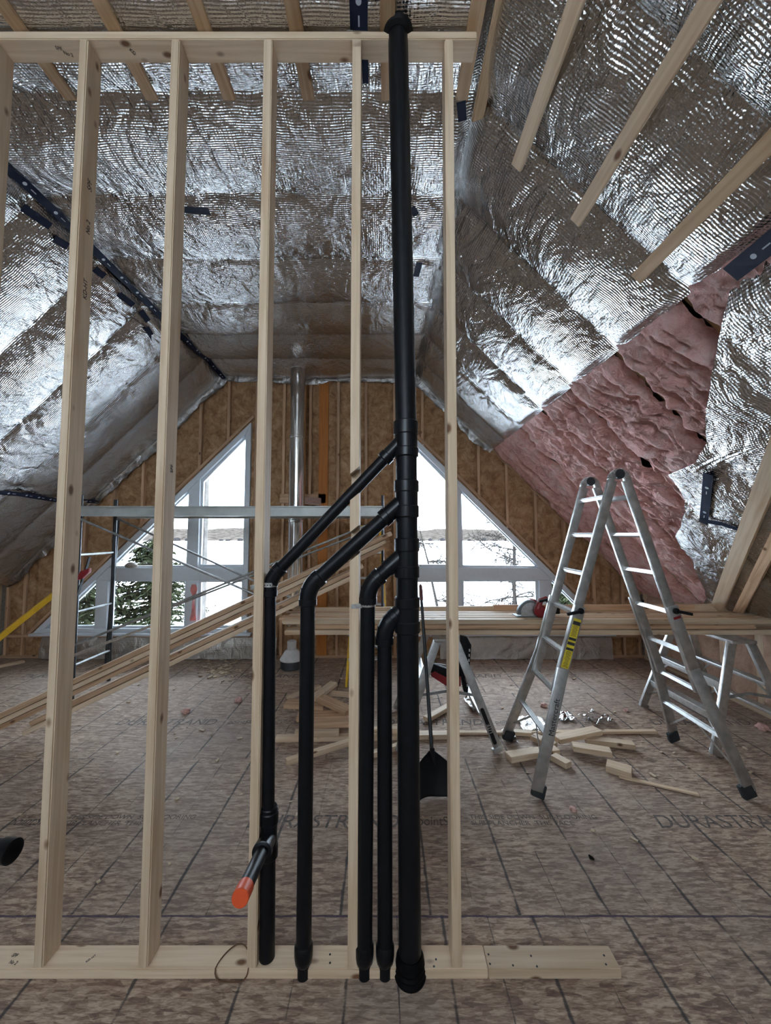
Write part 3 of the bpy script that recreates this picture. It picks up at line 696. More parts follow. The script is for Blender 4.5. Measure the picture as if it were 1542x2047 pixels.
# screw heads on the bottom plate
for px, py in ((660, 1908), (660, 1925), (872, 1918), (868, 1932), (977, 1908), (980, 1927), (1062, 1911), (1208, 1910), (1212, 1928), (1074, 1932), (1026, 1930)):
    p = at(px, py, Z=.038); MB().lathe([(.004, 0), (.004, .001)], p, (0, 0, 1), 8).build('screw_head', M['darksteel'], sw)
# thin brown loop lying over the plate
lp = []
for k in range(33):
    a = 2*PI*k/32; x = at(466, 1930, Z=.04).x+.062*math.cos(a)*(1-.25*math.sin(a)); yy = Y0+.015+.075*math.sin(a)
    z = .0405 if yy > Y0-.002 else max(.004, .0405-(Y0-yy)*.8)
    if yy < Y0-.002: yy = Y0-.004-.15*(Y0-yy)
    lp.append((x, yy, z))
props(MB().tube(lp, .0026, 6).build('cord_loop', M['cord']), 'thin brown cord loop draped over the bottom plate left of the pipes', 'cord')

# ------------------------------------------------------------------ drain and vent pipes
YP = 1.603
vs = thing('vent_stack', (.09, YP, 0), 'black plastic drain and vent stack with four branch pipes joining by wyes', 'pipe')
def pz(py, Y=YP): return at(771, py, Y=Y).z
def px_(px, py, Y=YP): return at(px, py, Y=Y).x
XS0, XS1, XS2 = px_(820, 1880), px_(812, 880), px_(795.5, 70)
zk = pz(870)
MB().tube([(XS0, YP, .0), (XS1+.001, YP, zk), (XS2, YP, ZC-.01)], .0445, 32).build('stack_pipe', M['abs'], vs)
def sx_at(z): return XS0+(XS1-XS0)*z/zk if z < zk else XS1+(XS2-XS1)*(z-zk)/(ZC-zk)
def hub(zc, h, r=.052, nm_='coupling', x=None, y=YP):
    x = sx_at(zc) if x is None else x
    return MB().lathe([(r-.003, -h/2), (r, -h/2+.004), (r, h/2-.004), (r-.003, h/2)], (x, y, zc), (0, 0, 1), 32).build(nm_, M['absr'], vs)
# base collar, ragged sealant
MB().lathe([(.060, .0), (.063, .01), (.058, .022), (.060, .03), (.055, .04), (.057, .05), (.053, .058), (.054, .07), (.047, .085)], (XS0, YP, 0), (0, 0, 1), 32).build('base_collar', M['blackp'], vs)
def sx_at(z): return XS0+(XS1-XS0)*z/zk if z < zk else XS1+(XS2-XS1)*(z-zk)/(ZC-zk)
def hub(zc, h, r=.052, nm_='coupling', x=None, y=YP):
    x = sx_at(zc) if x is None else x
    return MB().lathe([(r-.003, -h/2), (r, -h/2+.004), (r, h/2-.004), (r-.003, h/2)], (x, y, zc), (0, 0, 1), 32).build(nm_, M['absr'], vs)
# base collar, ragged sealant
MB().lathe([(.060, .0), (.063, .01), (.058, .022), (.060, .03), (.055, .04), (.057, .05), (.053, .058), (.054, .07), (.047, .085)], (XS0, YP, 0), (0, 0, 1), 32).build('base_collar', M['blackp'], vs)
MB().lathe([(.047, 0), (.062, .01), (.075, .05), (.09, .056), (.09, .06), (.05, .062)], (XS2, YP, ZC-.09), (0, 0, 1), 24).build('ceiling_flange', M['blackp'], vs)
ring_rows = [(845, 868), (898, 912), (963, 982), (1013, 1032), (1078, 1100), (1133, 1152), (1195, 1212), (1243, 1262)]
for a, c in ring_rows: hub((pz(a)+pz(c))/2, abs(pz(a)-pz(c))+.01)
# wye bodies: a slightly wider barrel between hubs
for a, c in ((868, 912), (982, 1032), (1100, 1152), (1212, 1262)):
    hub((pz(a)+pz(c))/2, abs(pz(a)-pz(c)), .048, 'wye_body')
branches = [  # base px, upper px of vertical (elbow), elbow y, branch joins stack at y, radius, foot
    dict(b=(534, 1925), e=(540, 1158), j=(806, 878), r=.0245, y=1.632, foot='plate'),
    dict(b=(607, 1925), e=(616, 1175), j=(808, 1000), r=.030, y=YP, foot='notch'),
    dict(b=(729, 1925), e=(736, 1172), j=(810, 1106), r=.030, y=YP, foot='notch'),
    dict(b=(770, 1925), e=(769, 1252), j=(812, 1212), r=.030, y=YP, foot='notch')]
for i, B in enumerate(branches):
    y = B['y']; r = B['r']
    xb = px_(*B['b'], y); xe = px_(*B['e'], y); ze = pz(B['e'][1], y)
    xj, zj = px_(*B['j']), pz(B['j'][1]); yj = YP
    z0 = .0 if B['foot'] == 'notch' else .038
    if i == 0:
        zt = pz(1640, y)
        MB().tube([(xb, y, z0), (xb+(xe-xb)*.3, y, zt)], .030, 24).build('drain_pipe', M['abs'], vs)
        MB().tube([(xb+(xe-xb)*.3, y, zt), (xe, y, ze)], r, 24).build('vent_pipe', M['abs'], vs)
    else:
        MB().tube([(xb, y, .06), (xe, y, ze)], r, 24).build('drain_pipe', M['abs'], vs)
        MB().tube([(xb, y, .0), (xb, y, .07)], r*.82, 20).build('pipe_tail', M['abs'], vs)
        MB().lathe([(r*.84, -.03), (r+.003, -.02), (r+.006, 0), (r+.006, .035), (r, .045)], (xb, y, .075), (0, 0, 1), 24).build('reducer', M['absr'], vs)
    d = (Vector((xj, yj, zj))-Vector((xe, y, ze))).normalized()
    # elbow
    arc = []; E = Vector((xe, y, ze)); k0 = .05
    p0 = E-Vector((0, 0, k0)); p2 = E+d*k0
    for q in range(9):
        t_ = q/8; arc.append(p0*(1-t_)**2+E*2*t_*(1-t_)+p2*t_**2)
    MB().tube(arc, r+.005, 24).build('elbow', M['absr'], vs)
    MB().lathe([(r+.004, -.014), (r+.007, -.012), (r+.007, .012), (r+.004, .014)], p0-Vector((0, 0, .008)), (0, 0, 1), 24).build('hub_ring', M['absr'], vs)
    MB().lathe([(r+.004, -.014), (r+.007, -.012), (r+.007, .012), (r+.004, .014)], p2+d*.008, d, 24).build('hub_ring', M['absr'], vs)
    # slanting run
    J = Vector((xj, yj, zj))
    MB().tube([p2, J], r, 24).build('branch_pipe', M['abs'], vs)
    q0 = J-d*.095; q1 = J
    if i < 2: MB().lathe([(r+.004, -.016), (r+.008, -.013), (r+.008, .013), (r+.004, .016)], J-d*.105, d, 24).build('hub_ring', M['absr'], vs)
    MB().tube([J-d*.10, J], r+.0045, 24).build('wye_branch', M['absr'], vs)
# tee with stub and orange cap on the left pipe
B = branches[0]; y = B['y']; xt = px_(538, 1655, y); zt = pz(1655, y)
hub(pz(1632, y), .05, .037, 'coupling', xt, y); hub(pz(1700, y), .05, .037, 'coupling', xt, y); hub(zt, .17, .033, 'tee_body', xt, y)
T0 = Vector((xt, y-.02, pz(1672, y))); T1 = at(482, 1792, Y=1.30); dd = (T1-T0).normalized()
# the stub leaves the tee towards the viewer and to the left
MB().tube([T0, T0+dd*.07], .033, 24).build('tee_branch', M['absr'], vs)
MB().lathe([(.033, -.014), (.037, -.012), (.037, .012), (.033, .014)], T0+dd*.07, dd, 24).build('hub_ring', M['absr'], vs)
MB().tube([T0+dd*.05, T1], .0245, 24).build('stub_pipe', M['abs'], vs)
cp = MB().tube([T1-dd*.045, T1+dd*.008, T1+dd*.010], [.0272, .0272, .0255], 32).build('test_cap', M['orange'], vs); cp['label'] = 'bright orange end cap'
# perforated metal hanger straps
def hanger(px, py, y, r, tabdir):
    x = px_(px, py, y); z = pz(py, y)
    s = MB(); s.lathe([(r, -.009), (r+.002, -.009), (r+.002, .009), (r, .009)], (x, y, z), (0, 0, 1), 28)
    s.bar((x+tabdir*r*.7, y-.02, z-.004), (x+tabdir*(r+.035), Y0-.003, z-.008), .003, .018, (0, 0, 1))
    o = s.build('hanger_strap', M['galv'], vs)
    h = MB()
    for k in range(9):
        a = PI+PI*(k+.5)/9; h.lathe([(.0028, 0), (.0028, .0008)], (x+(r+.0021)*math.cos(a), y+(r+.0021)*math.sin(a), z), (math.cos(a), math.sin(a), 0), 8)
    h.build('strap_holes', M['ink'], o)
hanger(539.5, 1168, branches[0]['y'], .0305, -1); hanger(735, 1207, YP, .031, -1)
# black pipe end poking in at the left edge
p1 = at(26, 1702, Y=1.75)
q = MB(); q.tube([p1+Vector((-.5, .05, 0)), p1], .040, 28); q.lathe([(.044, -.06), (.047, -.055), (.047, 0), (.040, .0)], p1, (1, -.1, 0), 28)
props(q.build('loose_pipe', M['abs']), 'black plastic pipe end lying at the left edge beside the first stud', 'pipe')

# ------------------------------------------------------------------ multi-position ladder
ld = thing('folding_ladder', (1.67, 2.95, 0), 'aluminium multi-position folding ladder standing as an A-frame', 'ladder')
HN, HF = Vector((1.67, 2.735, 2.10)), Vector((1.67, 3.125, 2.10))
feet = {(-1, 0): Vector((.985, 2.605, 0)), (-1, 1): Vector((1.01, 3.31, 0)), (1, 0): Vector((2.366, 2.60, 0)), (1, 1): Vector((2.39, 3.29, 0))}
rails = {}
for (sx, fy), ft in feet.items():
    H = (HF if fy else HN)+Vector((sx*.05, 0, 0))
    straight_y = (3.125 if fy else 2.735); 
    # inner rail: straight, narrow; goes to 22 percent height
    low = Vector((ft.x, straight_y, 0)); lo_in = H.lerp(low, .70)
    up = Vector((0, 1, 0))
    MB().bar(H, lo_in, .028, .062, (1, 0, .3)).build('inner_rail', M['alum'], ld, bevel=.004)
    oy = (.024 if fy else -.024)
    top_o = H.lerp(low, .42)+Vector((0, oy, 0)); midp = top_o.lerp(low, .35); midp.y = straight_y+oy
    MB().bar(top_o, midp, .026, .072, (1, 0, .3)).bar(midp, ft+Vector((0, 0, .05)), .026, .072, (1, 0, .3)).build('outer_rail', M['alum'], ld, bevel=.004)
    rails[(sx, fy)] = (H, low, top_o, midp, ft)
    d = (ft-midp).normalized()
    MB().bar(ft-d*.095, ft+Vector((0, 0, .012)), .038, .085, (1, 0, .3)).build('foot', M['rubber'], ld, bevel=.01)
    # lock knob
    c = top_o+(low-top_o).normalized()*.03
    MB().lathe([(.012, 0), (.012, .02), (.02, .022), (.02, .035), (.008, .04)], c, (0, oy, 0), 16).build('lock_knob', M['blackp'], ld)
    MB().bar(c+Vector((sx*.0, oy*1.6, 0)), c+Vector((sx*.10, oy*1.6, -.02)), .02, .02).build('lock_lever', M['blackp'], ld, bevel=.004)
for H in (HN, HF):
    s = MB(); arc = []
    for k in range(13):
        a = PI*k/12; arc.append(H+Vector((-.058*math.cos(a), 0, .0+.062*math.sin(a))))
    for a_, b_ in zip(arc[:-1], arc[1:]): s.bar(a_, b_+(b_-a_)*.15, .03, .045, (b_-a_).cross(Vector((0, 1, 0))))
    s.build('hinge', M['alum'], ld, bevel=.003)
    s = MB(); s.lathe([(.03, -.02), (.035, -.016), (.035, .016), (.03, .02)], H+Vector((0, 0, .045)), (0, 1, 0), 20); s.build('hinge_disc', M['darksteel'], ld)
def rung(sx, f, outer=False, wide=.03):
    a = []
    for fy in (0, 1):
        H, low, top_o, midp, ft = rails[(sx, fy)]
        z = H.z*(1-f)
        if outer and z < midp.z:
            p = midp.lerp(ft, (midp.z-z)/(midp.z-ft.z))
        else:
            p = H.lerp(low, f)
        a.append(p)
    s = MB(); tilt = Vector((sx*.3, 0, 1))
    s.bar(a[0], a[1], .034, .024, tilt)
    for k in (-.012, 0, .012): s.bar(a[0]+Vector((k, 0, .014)), a[1]+Vector((k, 0, .014)), .003, .004, tilt)
    s.build('rung', M['alum2'], ld)
for sx in (-1, 1):
    for f in (.055, .185, .315, .445, .575): rung(sx, f)
    for f in (.70, .83): rung(sx, f, True)
    H, low, t0_, m0, f0 = rails[(sx, 0)]; H1, low1, t1_, m1, f1 = rails[(sx, 1)]
    # diagonal stays between lowest rung and rails
    for (ma, fa, mb_, fb) in ((m0, f0, m1, f1), (m1, f1, m0, f0)):
        MB().bar(ma.lerp(fa, .80), ma.lerp(fa, .55)*.55+mb_.lerp(fb, .55)*.45, .014, .004, (1, 0, 0)).build('stay', M['alum2'], ld)
# warning label and lettering on the near left outer rail
H, low, to, mi, ft = rails[(-1, 0)]
d = (mi-to).normalized(); R_l = frame(-d, (0, -1, 0))
fn_ = Vector((0, -1, 0)); 
def on_rail(p, q, f, off): return p.lerp(q, f)+Vector((0, off, 0))
wl_ = MB(); wl_.bar(on_rail(to, mi, .20, -.0145), on_rail(to, mi, .98, -.0145), .052, .0015, (0, -1, 0)); wlo = wl_.build('warning_label', M['label'], ld); wlo['label'] = 'long yellow safety label'
s = MB()
for f, h in ((.24, .045), (.50, .03), (.57, .035), (.66, .03)):
    s.bar(on_rail(to, mi, f, -.0156), on_rail(to, mi, f+h*1.3, -.0156), .05, .001, (0, -1, 0))
for k in range(34):
    f = .31+.66*k/34
    if .48 < f < .71: continue
    s.bar(on_rail(to, mi, f, -.0156), on_rail(to, mi, f+.007, -.0156), .038-.014*random.random(), .001, (0, -1, 0))
s.build('label_print', M['ink'], wlo)
dd2 = (ft-mi).normalized(); p = mi.lerp(ft, .52)+Vector((0, -.016, 0))-Vector((0, 0, 0))
Rt = Matrix((-dd2, Vector((0, -1, 0)).cross(-dd2), Vector((0, -1, 0)))).transposed()
nrm_ = (-dd2).cross(Vector((0, -1, 0)).cross(-dd2))
text_mesh('lettering', 'Mastercraft', .052, p+Rt.col[1]*-.015+Vector((0, -.004, 0)), Rt, M['ink'], ld)
H, low, to, mi, ft = rails[(1, 0)]
MB().bar(on_rail(to, mi, .16, -.0145), on_rail(to, mi, .20, -.0145), .05, .0015, (0, -1, 0)).build('red_label', M['red'], ld)

# ------------------------------------------------------------------ trestles
def trestle(name, xc, y0, y1, H, splay, label, par_steps=(.33, .62)):
    T = thing(name, (xc, (y0+y1)/2, 0), label, 'trestle', 'aluminium trestles under the lumber')
    s = MB(); s.box((xc, (y0+y1)/2, H-.012), (.20, (y1-y0)+.02-.16, .024)); 
    for k in range(-3, 4): s.box((xc+k*.026, (y0+y1)/2, H+.0), (.004, (y1-y0)-.16, .003))
    s.build('top_plate', M['alum'], T, bevel=.004)
    legs = {}
    for sx in (-1, 1):
        for sy, yy in ((-1, y0), (1, y1)):
            top = Vector((xc+sx*.075, yy-sy*.11, H-.02)); ft = Vector((xc+sx*splay, yy, .0)); legs[(sx, sy)] = (top, ft)
            l_ = MB().bar(top, ft+Vector((0, 0, .03)), .03, .068, (sx, 0, .3)).build('leg', M['alum2'] if sx < 0 else M['alum'], T, bevel=.004)
            d = (ft-top).normalized(); MB().bar(ft-d*.05, ft+Vector((0, 0, .01)), .038, .078, (sx, 0, .3)).build('foot', M['rubber'] if name == 'x' else M['alum'], l_ if False else T, bevel=.004)
    for sx in (-1, 1):
        for f in par_steps+(.06,):
            a = legs[(sx, -1)]; c = legs[(sx, 1)]; fa = 1-f
            p, q_ = a[0].lerp(a[1], fa), c[0].lerp(c[1], fa)
            if f == .06: continue
            MB().bar(p, q_, .075, .022).bar(p+Vector((sx*.035, 0, -.02)), q_+Vector((sx*.035, 0, -.02)), .004, .05).build('step', M['alum2'], T, bevel=.002)
            MB().bar(p.lerp(q_, .22), a[0].lerp(a[1], fa+.17), .016, .004, (1, 0, 0)).build('brace', M['alum'], T)
            MB().bar(q_.lerp(p, .22), c[0].lerp(c[1], fa+.17), .016, .004, (1, 0, 0)).build('brace', M['alum'], T)
    for sy in (-1, 1):
        a, c = legs[(-1, sy)], legs[(1, sy)]
        m = (a[0].lerp(a[1], .5)+c[0].lerp(c[1], .5))/2+Vector((0, 0, .035))
        MB().bar(a[0].lerp(a[1], .5), m, .022, .005, (0, 1, 0)).bar(m, c[0].lerp(c[1], .5), .022, .005, (0, 1, 0)).build('spreader', M['steel'], T)
    return T, legs
TH_ = .86
T1_, legs1 = trestle('trestle', 2.89, 3.08, 3.92, TH_, .34, 'aluminium trestle under the right end of the lumber pile, beside the knee wall')
T2_, legs2 = trestle('trestle', .50, 3.13, 3.87, TH_, .39, 'aluminium trestle behind the black pipes, black grip plate on its leg')
a, c = legs2[(1, -1)]; pl = MB(); p0, p1_ = a.lerp(c, .62), a.lerp(c, .90)
R_ = frame(p1_-p0, (0, -1, 0)); pl.bar(p0+Vector((0, -.019, 0)), p1_+Vector((0, -.019, 0)), .03, .004, (0, -1, 0))
for e in (p0, p1_): pl.lathe([(.015, -.002), (.015, .002)], e+Vector((0, -.019, 0)), (0, -1, 0), 16)
plo = pl.build('grip_plate', M['blackp'], T2_)
dL = (p1_-p0).normalized(); Rt2 = Matrix((-dL, Vector((0, -1, 0)).cross(-dL), Vector((0, -1, 0)))).transposed()
text_mesh('lettering', 'LITE', .040, p0.lerp(p1_, .72)+Vector((0, -.0225, 0))-Rt2.col[1]*.013, Rt2, M['whitep'], plo)

# ------------------------------------------------------------------ long lumber on the trestles
LX0, LX1 = -.86, 3.50
rows = []
for layer in range(3):
    z = TH_+.002+.019+layer*.0435
    for k in range(4):
        y = 3.325+.045+k*.096+([.0, .022, .008][layer] if k == 0 else .012)
        x0 = LX0+[.0, .10, -.05][layer]+.03*math.sin(k*3+layer); x1 = LX1-(.30 if layer == 1 and k == 0 else 0)-.02*((k+layer) % 3)
        rows.append((x0, x1, y, z, layer, k))
lay = ['bottom', 'middle', 'top']; colm = ['front edge', 'second row', 'third row', 'back row']
for x0, x1, y, z, layer, k in rows:
    o = board('lumber', (x0, y, z), (x1, y+.0, z), .089, .038, M['fir'] if (layer+k) % 2 else M['spruce'], bevel=.006)
    props(o, 'long 2x4 on the trestles, %s layer, %s of the pile' % (lay[layer], colm[k]), 'lumber', 'long lumber lying across the trestles')
o = board('lumber', (1.05, 3.80, 1.008), (3.0, 3.80, 1.008), .038, .045, M['fir']); props(o, 'narrow board on edge at the back of the pile behind the saw', 'lumber', 'long lumber lying across the trestles')
o = board('lumber', (-1.0, 3.92, .94), (3.45, 3.9, .985), .04, .075, M['spruce']); props(o, 'pale board standing on edge behind the lumber pile', 'lumber', 'long lumber lying across the trestles')
for i, (x0, x1, yy, zz) in enumerate(((-1.05, -.12, 3.30, .80),)):
    pass
# ------------------------------------------------------------------ slanting bundle
def diag(dx0, dz, dy, L, i, lab):
    A = Vector((-3.0, 3.36, .075)); Bp = Vector((.07, 3.66, 1.50)); d = (Bp-A).normalized(); R = frame(d)
    p0 = A+d*dx0+R.col[2]*dz+R.col[1]*dy; p1 = p0+d*L
    o = board('lumber', p0, p1, .089, .038, M['fir'] if i % 3 else M['spruce']); props(o, lab, 'lumber', 'slanting bundle of lumber')
i = 0
for layer in range(2):
    for k in range(2):
        diag(.0+.05*k+.06*layer, .0+layer*.043, -.045+k*.100+.02*layer, 3.0, i, 'slanting 2x4 in the lower bundle, %s layer, %s' % (('bottom', 'upper')[layer], ('camera side', 'window side')[k])); i += 1
for layer in range(3):
    for k in range(2):
        diag(-.40+.05*k+.04*layer, .125+layer*.043, -.05+k*.100-.018*layer, 3.75, i, 'slanting 2x4 in the upper bundle, %s layer, %s' % (('bottom', 'middle', 'top')[layer], ('camera side', 'window side')[k])); i += 1

# ------------------------------------------------------------------ scaffold
YS = 4.05
sc = thing('scaffold', (-1.55, YS+.3, 0), 'grey metal scaffold with plank and crossed braces in front of the left window', 'scaffold')
za, zb = at(300, 1012, Y=YS).z, at(300, 1032, Y=YS).z
xl, xr = at(150, 1020, Y=YS).x, at(765, 1020, Y=YS).x
s = MB(); s.box(((xl+xr)/2, YS, (za+zb)/2), (xr-xl, .03, za-zb)); s.box(((xl+xr)/2, YS-.012, za-.006), (xr-xl, .05, .012)); s.box(((xl+xr)/2, YS-.012, zb+.006), (xr-xl, .05, .012))
s.build('plank_rail', M['plank_metal'], sc)
MB().box(((xl+xr)/2, YS+.6, (za+zb)/2), (xr-xl, .03, za-zb)).build('plank_rail', M['plank_metal'], sc)
MB().box(((xl+xr)/2, YS+.3, (za+zb)/2), (xr-xl, .56, .02)).build('plank_deck', M['oldwood'], sc)
for xx in (xl+.02, xr):
    for yy in (YS+.05, YS+.58):
        MB().tube([(xx, yy, 0), (xx, yy, za+.12)], .014 if xx > -1 else .02, 12).build('post', M['darksteel'], sc)
    for z in (.35, .9, 1.5): MB().tube([(xx, YS+.05, z), (xx, YS+.58, z)], .013, 10).build('ledger', M['steel'], sc)
for yy, zt_, zb_ in ((YS+.02, .0, .0), (YS+.6, .02, .05)):
    pA = Vector((xl+.03, yy, at(160, 1036, Y=YS).z+zt_)); pB = Vector((xr, yy, at(765, 1300, Y=YS).z-zb_))
    pC = Vector((xl+.03, yy, at(148, 1292, Y=YS).z+zt_)); pD = Vector((xr, yy, at(765, 1037, Y=YS).z-zb_))
    for a, c in ((pA, pB), (pC, pD)):
        MB().tube([a, c], .012, 10).build('cross_brace', M['steel'], sc)
MB().tube([at(140, 1313, Y=YS-.1), at(330, 1240, Y=YS-.1)], .014, 12).build('guard_rail', M['galv'], sc)
pp = at(236, 1045, Y=5.25); 
props(MB().tube([(pp.x, 5.25, 1.95), (pp.x-.06, 5.22, .0)], .022, 12).build('steel_pole', M['darksteel']), 'dark upright pole standing before the left window', 'pole')
for px, py, r in ((360, 1140, .05),):
    p = at(265, 1136, Y=YF-.04)
    props(MB().lathe([(.03, 0), (.075, .01), (.08, .04), (.05, .07), (.02, .08)], (p.x, YF-.07, 1.25), (0, 0, 1), 16).build('work_glove', M['oldwood']), 'small beige glove lying on the left window transom', 'glove')

# ------------------------------------------------------------------ chimney, floor cone
ch = thing('chimney_pipe', (-1.22, 5.16, 0), 'shiny stainless steel chimney pipe hanging from the ceiling by the gable wall', 'chimney')
xc = at(595, 900, Y=5.16).x
rr = .108
segs = [(at(595, 735, Y=5.16).z, at(595, 873, Y=5.16).z), (at(595, 873, Y=5.16).z, at(593, 1040, Y=5.16).z), (at(593, 1040, Y=5.16).z, .55)]
for k, (a, c) in enumerate(segs):
    MB().lathe([(rr, -(a-c)), (rr, 0)], (xc, 5.16, a), (0, 0, 1), 32).build('pipe_section', M['chrome'], ch)
    MB().lathe([(rr+.001, -.03), (rr+.008, -.022), (rr+.008, .0), (rr+.001, .008)], (xc, 5.16, c), (0, 0, 1), 32).build('locking_band', M['chrome'], ch)
MB().bar((xc+.05, 5.2, at(0, 1000, Y=5.2).z), (xc+.28, YF, at(0, 1000, Y=5.2).z), .03, .1).build('wall_bracket', M['galv'], ch)
fc = at(583, 1335, Z=0)
fcn = thing('flue_thimble', (fc.x, fc.y, 0), 'white cone shaped collar with dark base on the floor under the chimney', 'flue collar')
MB().lathe([(.13, 0), (.14, .01), (.14, .10), (.135, .11)], (fc.x, fc.y, 0), (0, 0, 1), 28).build('base_ring', M['darksteel'], fcn)
MB().lathe([(.145, .105), (.15, .115), (.085, .22), (.06, .235), (.058, .34), (.05, .345)], (fc.x, fc.y, 0), (0, 0, 1), 28).build('cone', M['whitep'], fcn)

# ------------------------------------------------------------------ yellow stepladder behind the stack
yl = thing('step_ladder', (-.17, 4.75, 0), 'yellow fibreglass stepladder behind the slanting black pipes', 'ladder')
yt = at(750, 1055, Y=4.7).z
for sx in (-1, 1):
    MB().bar((-.20+sx*.15, 4.70, yt), (-.20+sx*.24, 4.45, 0), .025, .07, (0, -1, .2)).build('rail', M['yellow'], yl, bevel=.003)
    MB().bar((-.20+sx*.13, 4.78, yt-.03), (-.20+sx*.22, 5.25, 0), .02, .04, (0, -1, .2)).build('rear_rail', M['yellow'], yl)
for k in range(1, 6):
    f = k/6; z = yt*(1-f); w_ = .15+.09*f; MB().box((-.20, 4.70-.25*f, z), (2*w_, .08, .022)).build('step', M['alum2'], yl, bevel=.003)
MB().box((-.20, 4.74, yt+.015), (.34, .16, .03)).build('cap', M['yellow'], yl, bevel=.006)

# ------------------------------------------------------------------ shovel
sh = thing('snow_shovel', (.33, 2.68, 0), 'black scoop shovel leaning on the lumber pile right of the stack', 'shovel')
top = at(842, 1185, Y=3.27); nk = at(864, 1505, Y=2.78)
MB().tube([top, top.lerp(nk, .5), nk], [.012, .013, .014], 14).build('handle', M['darksteel'], sh)
MB().lathe([(.010, -.07), (.015, -.06), (.017, 0), (.014, .06), (.006, .075)], top, top-nk, 14).build('grip', M['grip'], sh)
bl = MB(); 
def bfn(u, v):
    wv = .035+.095*min(1, (v/.28)**.8) if v < .28 else .13-.004*(v-.28)
    x = .345+(u-.5)*2*wv*(.95); dz = v
    base = nk.lerp(Vector((.345, 2.62, .008)), v)
    curve = .045*(abs(u-.5)*2)**2.2+(.03*math.sin(PI*v))
    return Vector((base.x*(1-v)+.345*v + (u-.5)*2*wv, base.y-curve*.9+.03*(1-v), base.z+.004*math.sin(u*9)))
bl.grid(16, 16, bfn); bo = bl.build('blade', M['blackp'], sh)
md = bo.modifiers.new('thickness', 'SOLIDIFY'); md.thickness = .005
MB().tube([nk+Vector((0, -.005, .03)), nk+(Vector((.345, 2.6, .1))-nk)*.45], [.018, .010], 12).build('socket', M['blackp'], sh)

# ------------------------------------------------------------------ circular saw on the lumber pile
cs = thing('circular_saw', (1.37, 3.55, .985), 'red and grey cordless circular saw lying on the lumber pile before the window', 'power saw')
c0 = at(1062, 1215, Y=3.5); zt0 = .985
MB().box((c0.x, 3.5, zt0+.006), (.30, .14, .006)).build('base_plate', M['greytool'], cs, bevel=.002)
g = MB(); pr_ = [(c0.x-.02+.115*math.cos(a), 3.455, zt0+.03+.115*math.sin(a)) for a in [PI*k/14-.12 for k in range(16)]]
g.prism(pr_, (0, .045, 0)); g.build('blade_guard', M['greytool'], cs, bevel=.006)
MB().lathe([(.0, 0), (.085, 0), (.088, .001), (.0881, .002)], (c0.x-.02, 3.45, zt0+.04), (0, -1, 0), 40).build('blade', M['galv'], cs)
MB().lathe([(.03, 0), (.052, .02), (.056, .06), (.05, .12), (.03, .14)], (c0.x+.04, 3.51, zt0+.085), (0, 1, .0), 20).build('motor_housing', M['red'], cs)
MB().tube([(c0.x+.03, 3.42, zt0+.08), (c0.x+.055, 3.42, zt0+.15), (c0.x+.11, 3.44, zt0+.165), (c0.x+.16, 3.46, zt0+.12), (c0.x+.165, 3.47, zt0+.06)], [.03, .024, .02, .022, .03], 14).build('handle', M['red'], cs)
MB().lathe([(.05, 0), (.055, .006), (.055, .03), (.04, .045)], (c0.x+.05, 3.44, zt0+.06), (0, -1, 0), 20).build('red_cover', M['red'], cs)
MB().box((c0.x+.2, 3.5, zt0+.06), (.08, .10, .07)).build('battery', M['blackp'], cs, bevel=.012)
# ------------------------------------------------------------------ nailer hanging at the left trestle
ng = thing('nail_gun', at(925, 1330, Y=3.26), 'black and red nail gun hanging from the lumber beside the fifth stud', 'nail gun')
def n(px, py, Y=3.26): return at(px, py, Y=Y)
s = MB(); s.prism([n(922, 1272), n(935, 1275), n(943, 1290), n(936, 1385), n(928, 1384), n(922, 1350)], (0, .055, 0)); s.build('magazine', M['blackp'], ng, bevel=.005)
s = MB()
for k in range(8):
    p = n(939-.6*k, 1300+10*k, 3.257); s.box(p, (.010, .003, .022))
s.build('nail_slots', M['whitep'], ng)
MB().prism([n(862, 1352), n(868, 1338), n(905, 1362), n(922, 1352), n(922, 1372), n(902, 1378)], (0, .05, 0)).build('body', M['red'], ng, bevel=.008)
MB().prism([n(857, 1345), n(858, 1332), n(868, 1328), n(902, 1340), n(924, 1315), n(926, 1350), n(905, 1360), n(870, 1345)], (0, .05, 0)).build('handle', M['blackp'], ng, bevel=.008)

# ------------------------------------------------------------------ items at the left
yb0, yb1 = at(-60, 1322, Y=3.9), at(108, 1188, Y=4.3)
lv = thing('spirit_level', yb0, 'long yellow level leaning at the left edge, low against the scaffold', 'level')
MB().bar(yb0, yb1, .03, .055, (0, -.3, 1)).build('beam', M['yellow'], lv, bevel=.003)
MB().bar(yb0.lerp(yb1, .62)+Vector((0, -.016, 0)), yb0.lerp(yb1, .72)+Vector((0, -.016, 0)), .004, .03, (0, -.3, 1)).build('vial_window', M['darksteel'], lv)
cl = thing('bar_clamp', at(160, 1195, Y=4.0), 'black bar clamp with red jaw hanging on the scaffold end', 'clamp')
MB().bar(at(150, 1205, Y=4.0), at(180, 1113, Y=4.0), .008, .03, (0, -1, 0)).build('bar', M['blackp'], cl)
MB().prism([at(152, 1160, Y=3.98), at(160, 1142, Y=3.98), at(178, 1136, Y=3.98), at(177, 1144, Y=3.98), at(162, 1158, Y=3.98)], (0, .035, 0)).build('jaw', M['red'], cl, bevel=.004)
bgp = at(385, 1250, Y=5.3)
bm_ = bmesh.new(); bmesh.ops.create_icosphere(bm_, subdivisions=4, radius=1)
for v in bm_.verts:
    q_ = 1+.35*fbm(v.co.x*2, v.co.y*2, v.co.z*2, 4); v.co = Vector((v.co.x*.12*q_, v.co.y*.08*q_, v.co.z*.075*q_+.07))
me = bpy.data.meshes.new('plastic_bag'); bm_.to_mesh(me); bm_.free(); me.materials.append(M['redbag'])
for f in me.polygons: f.use_smooth = True
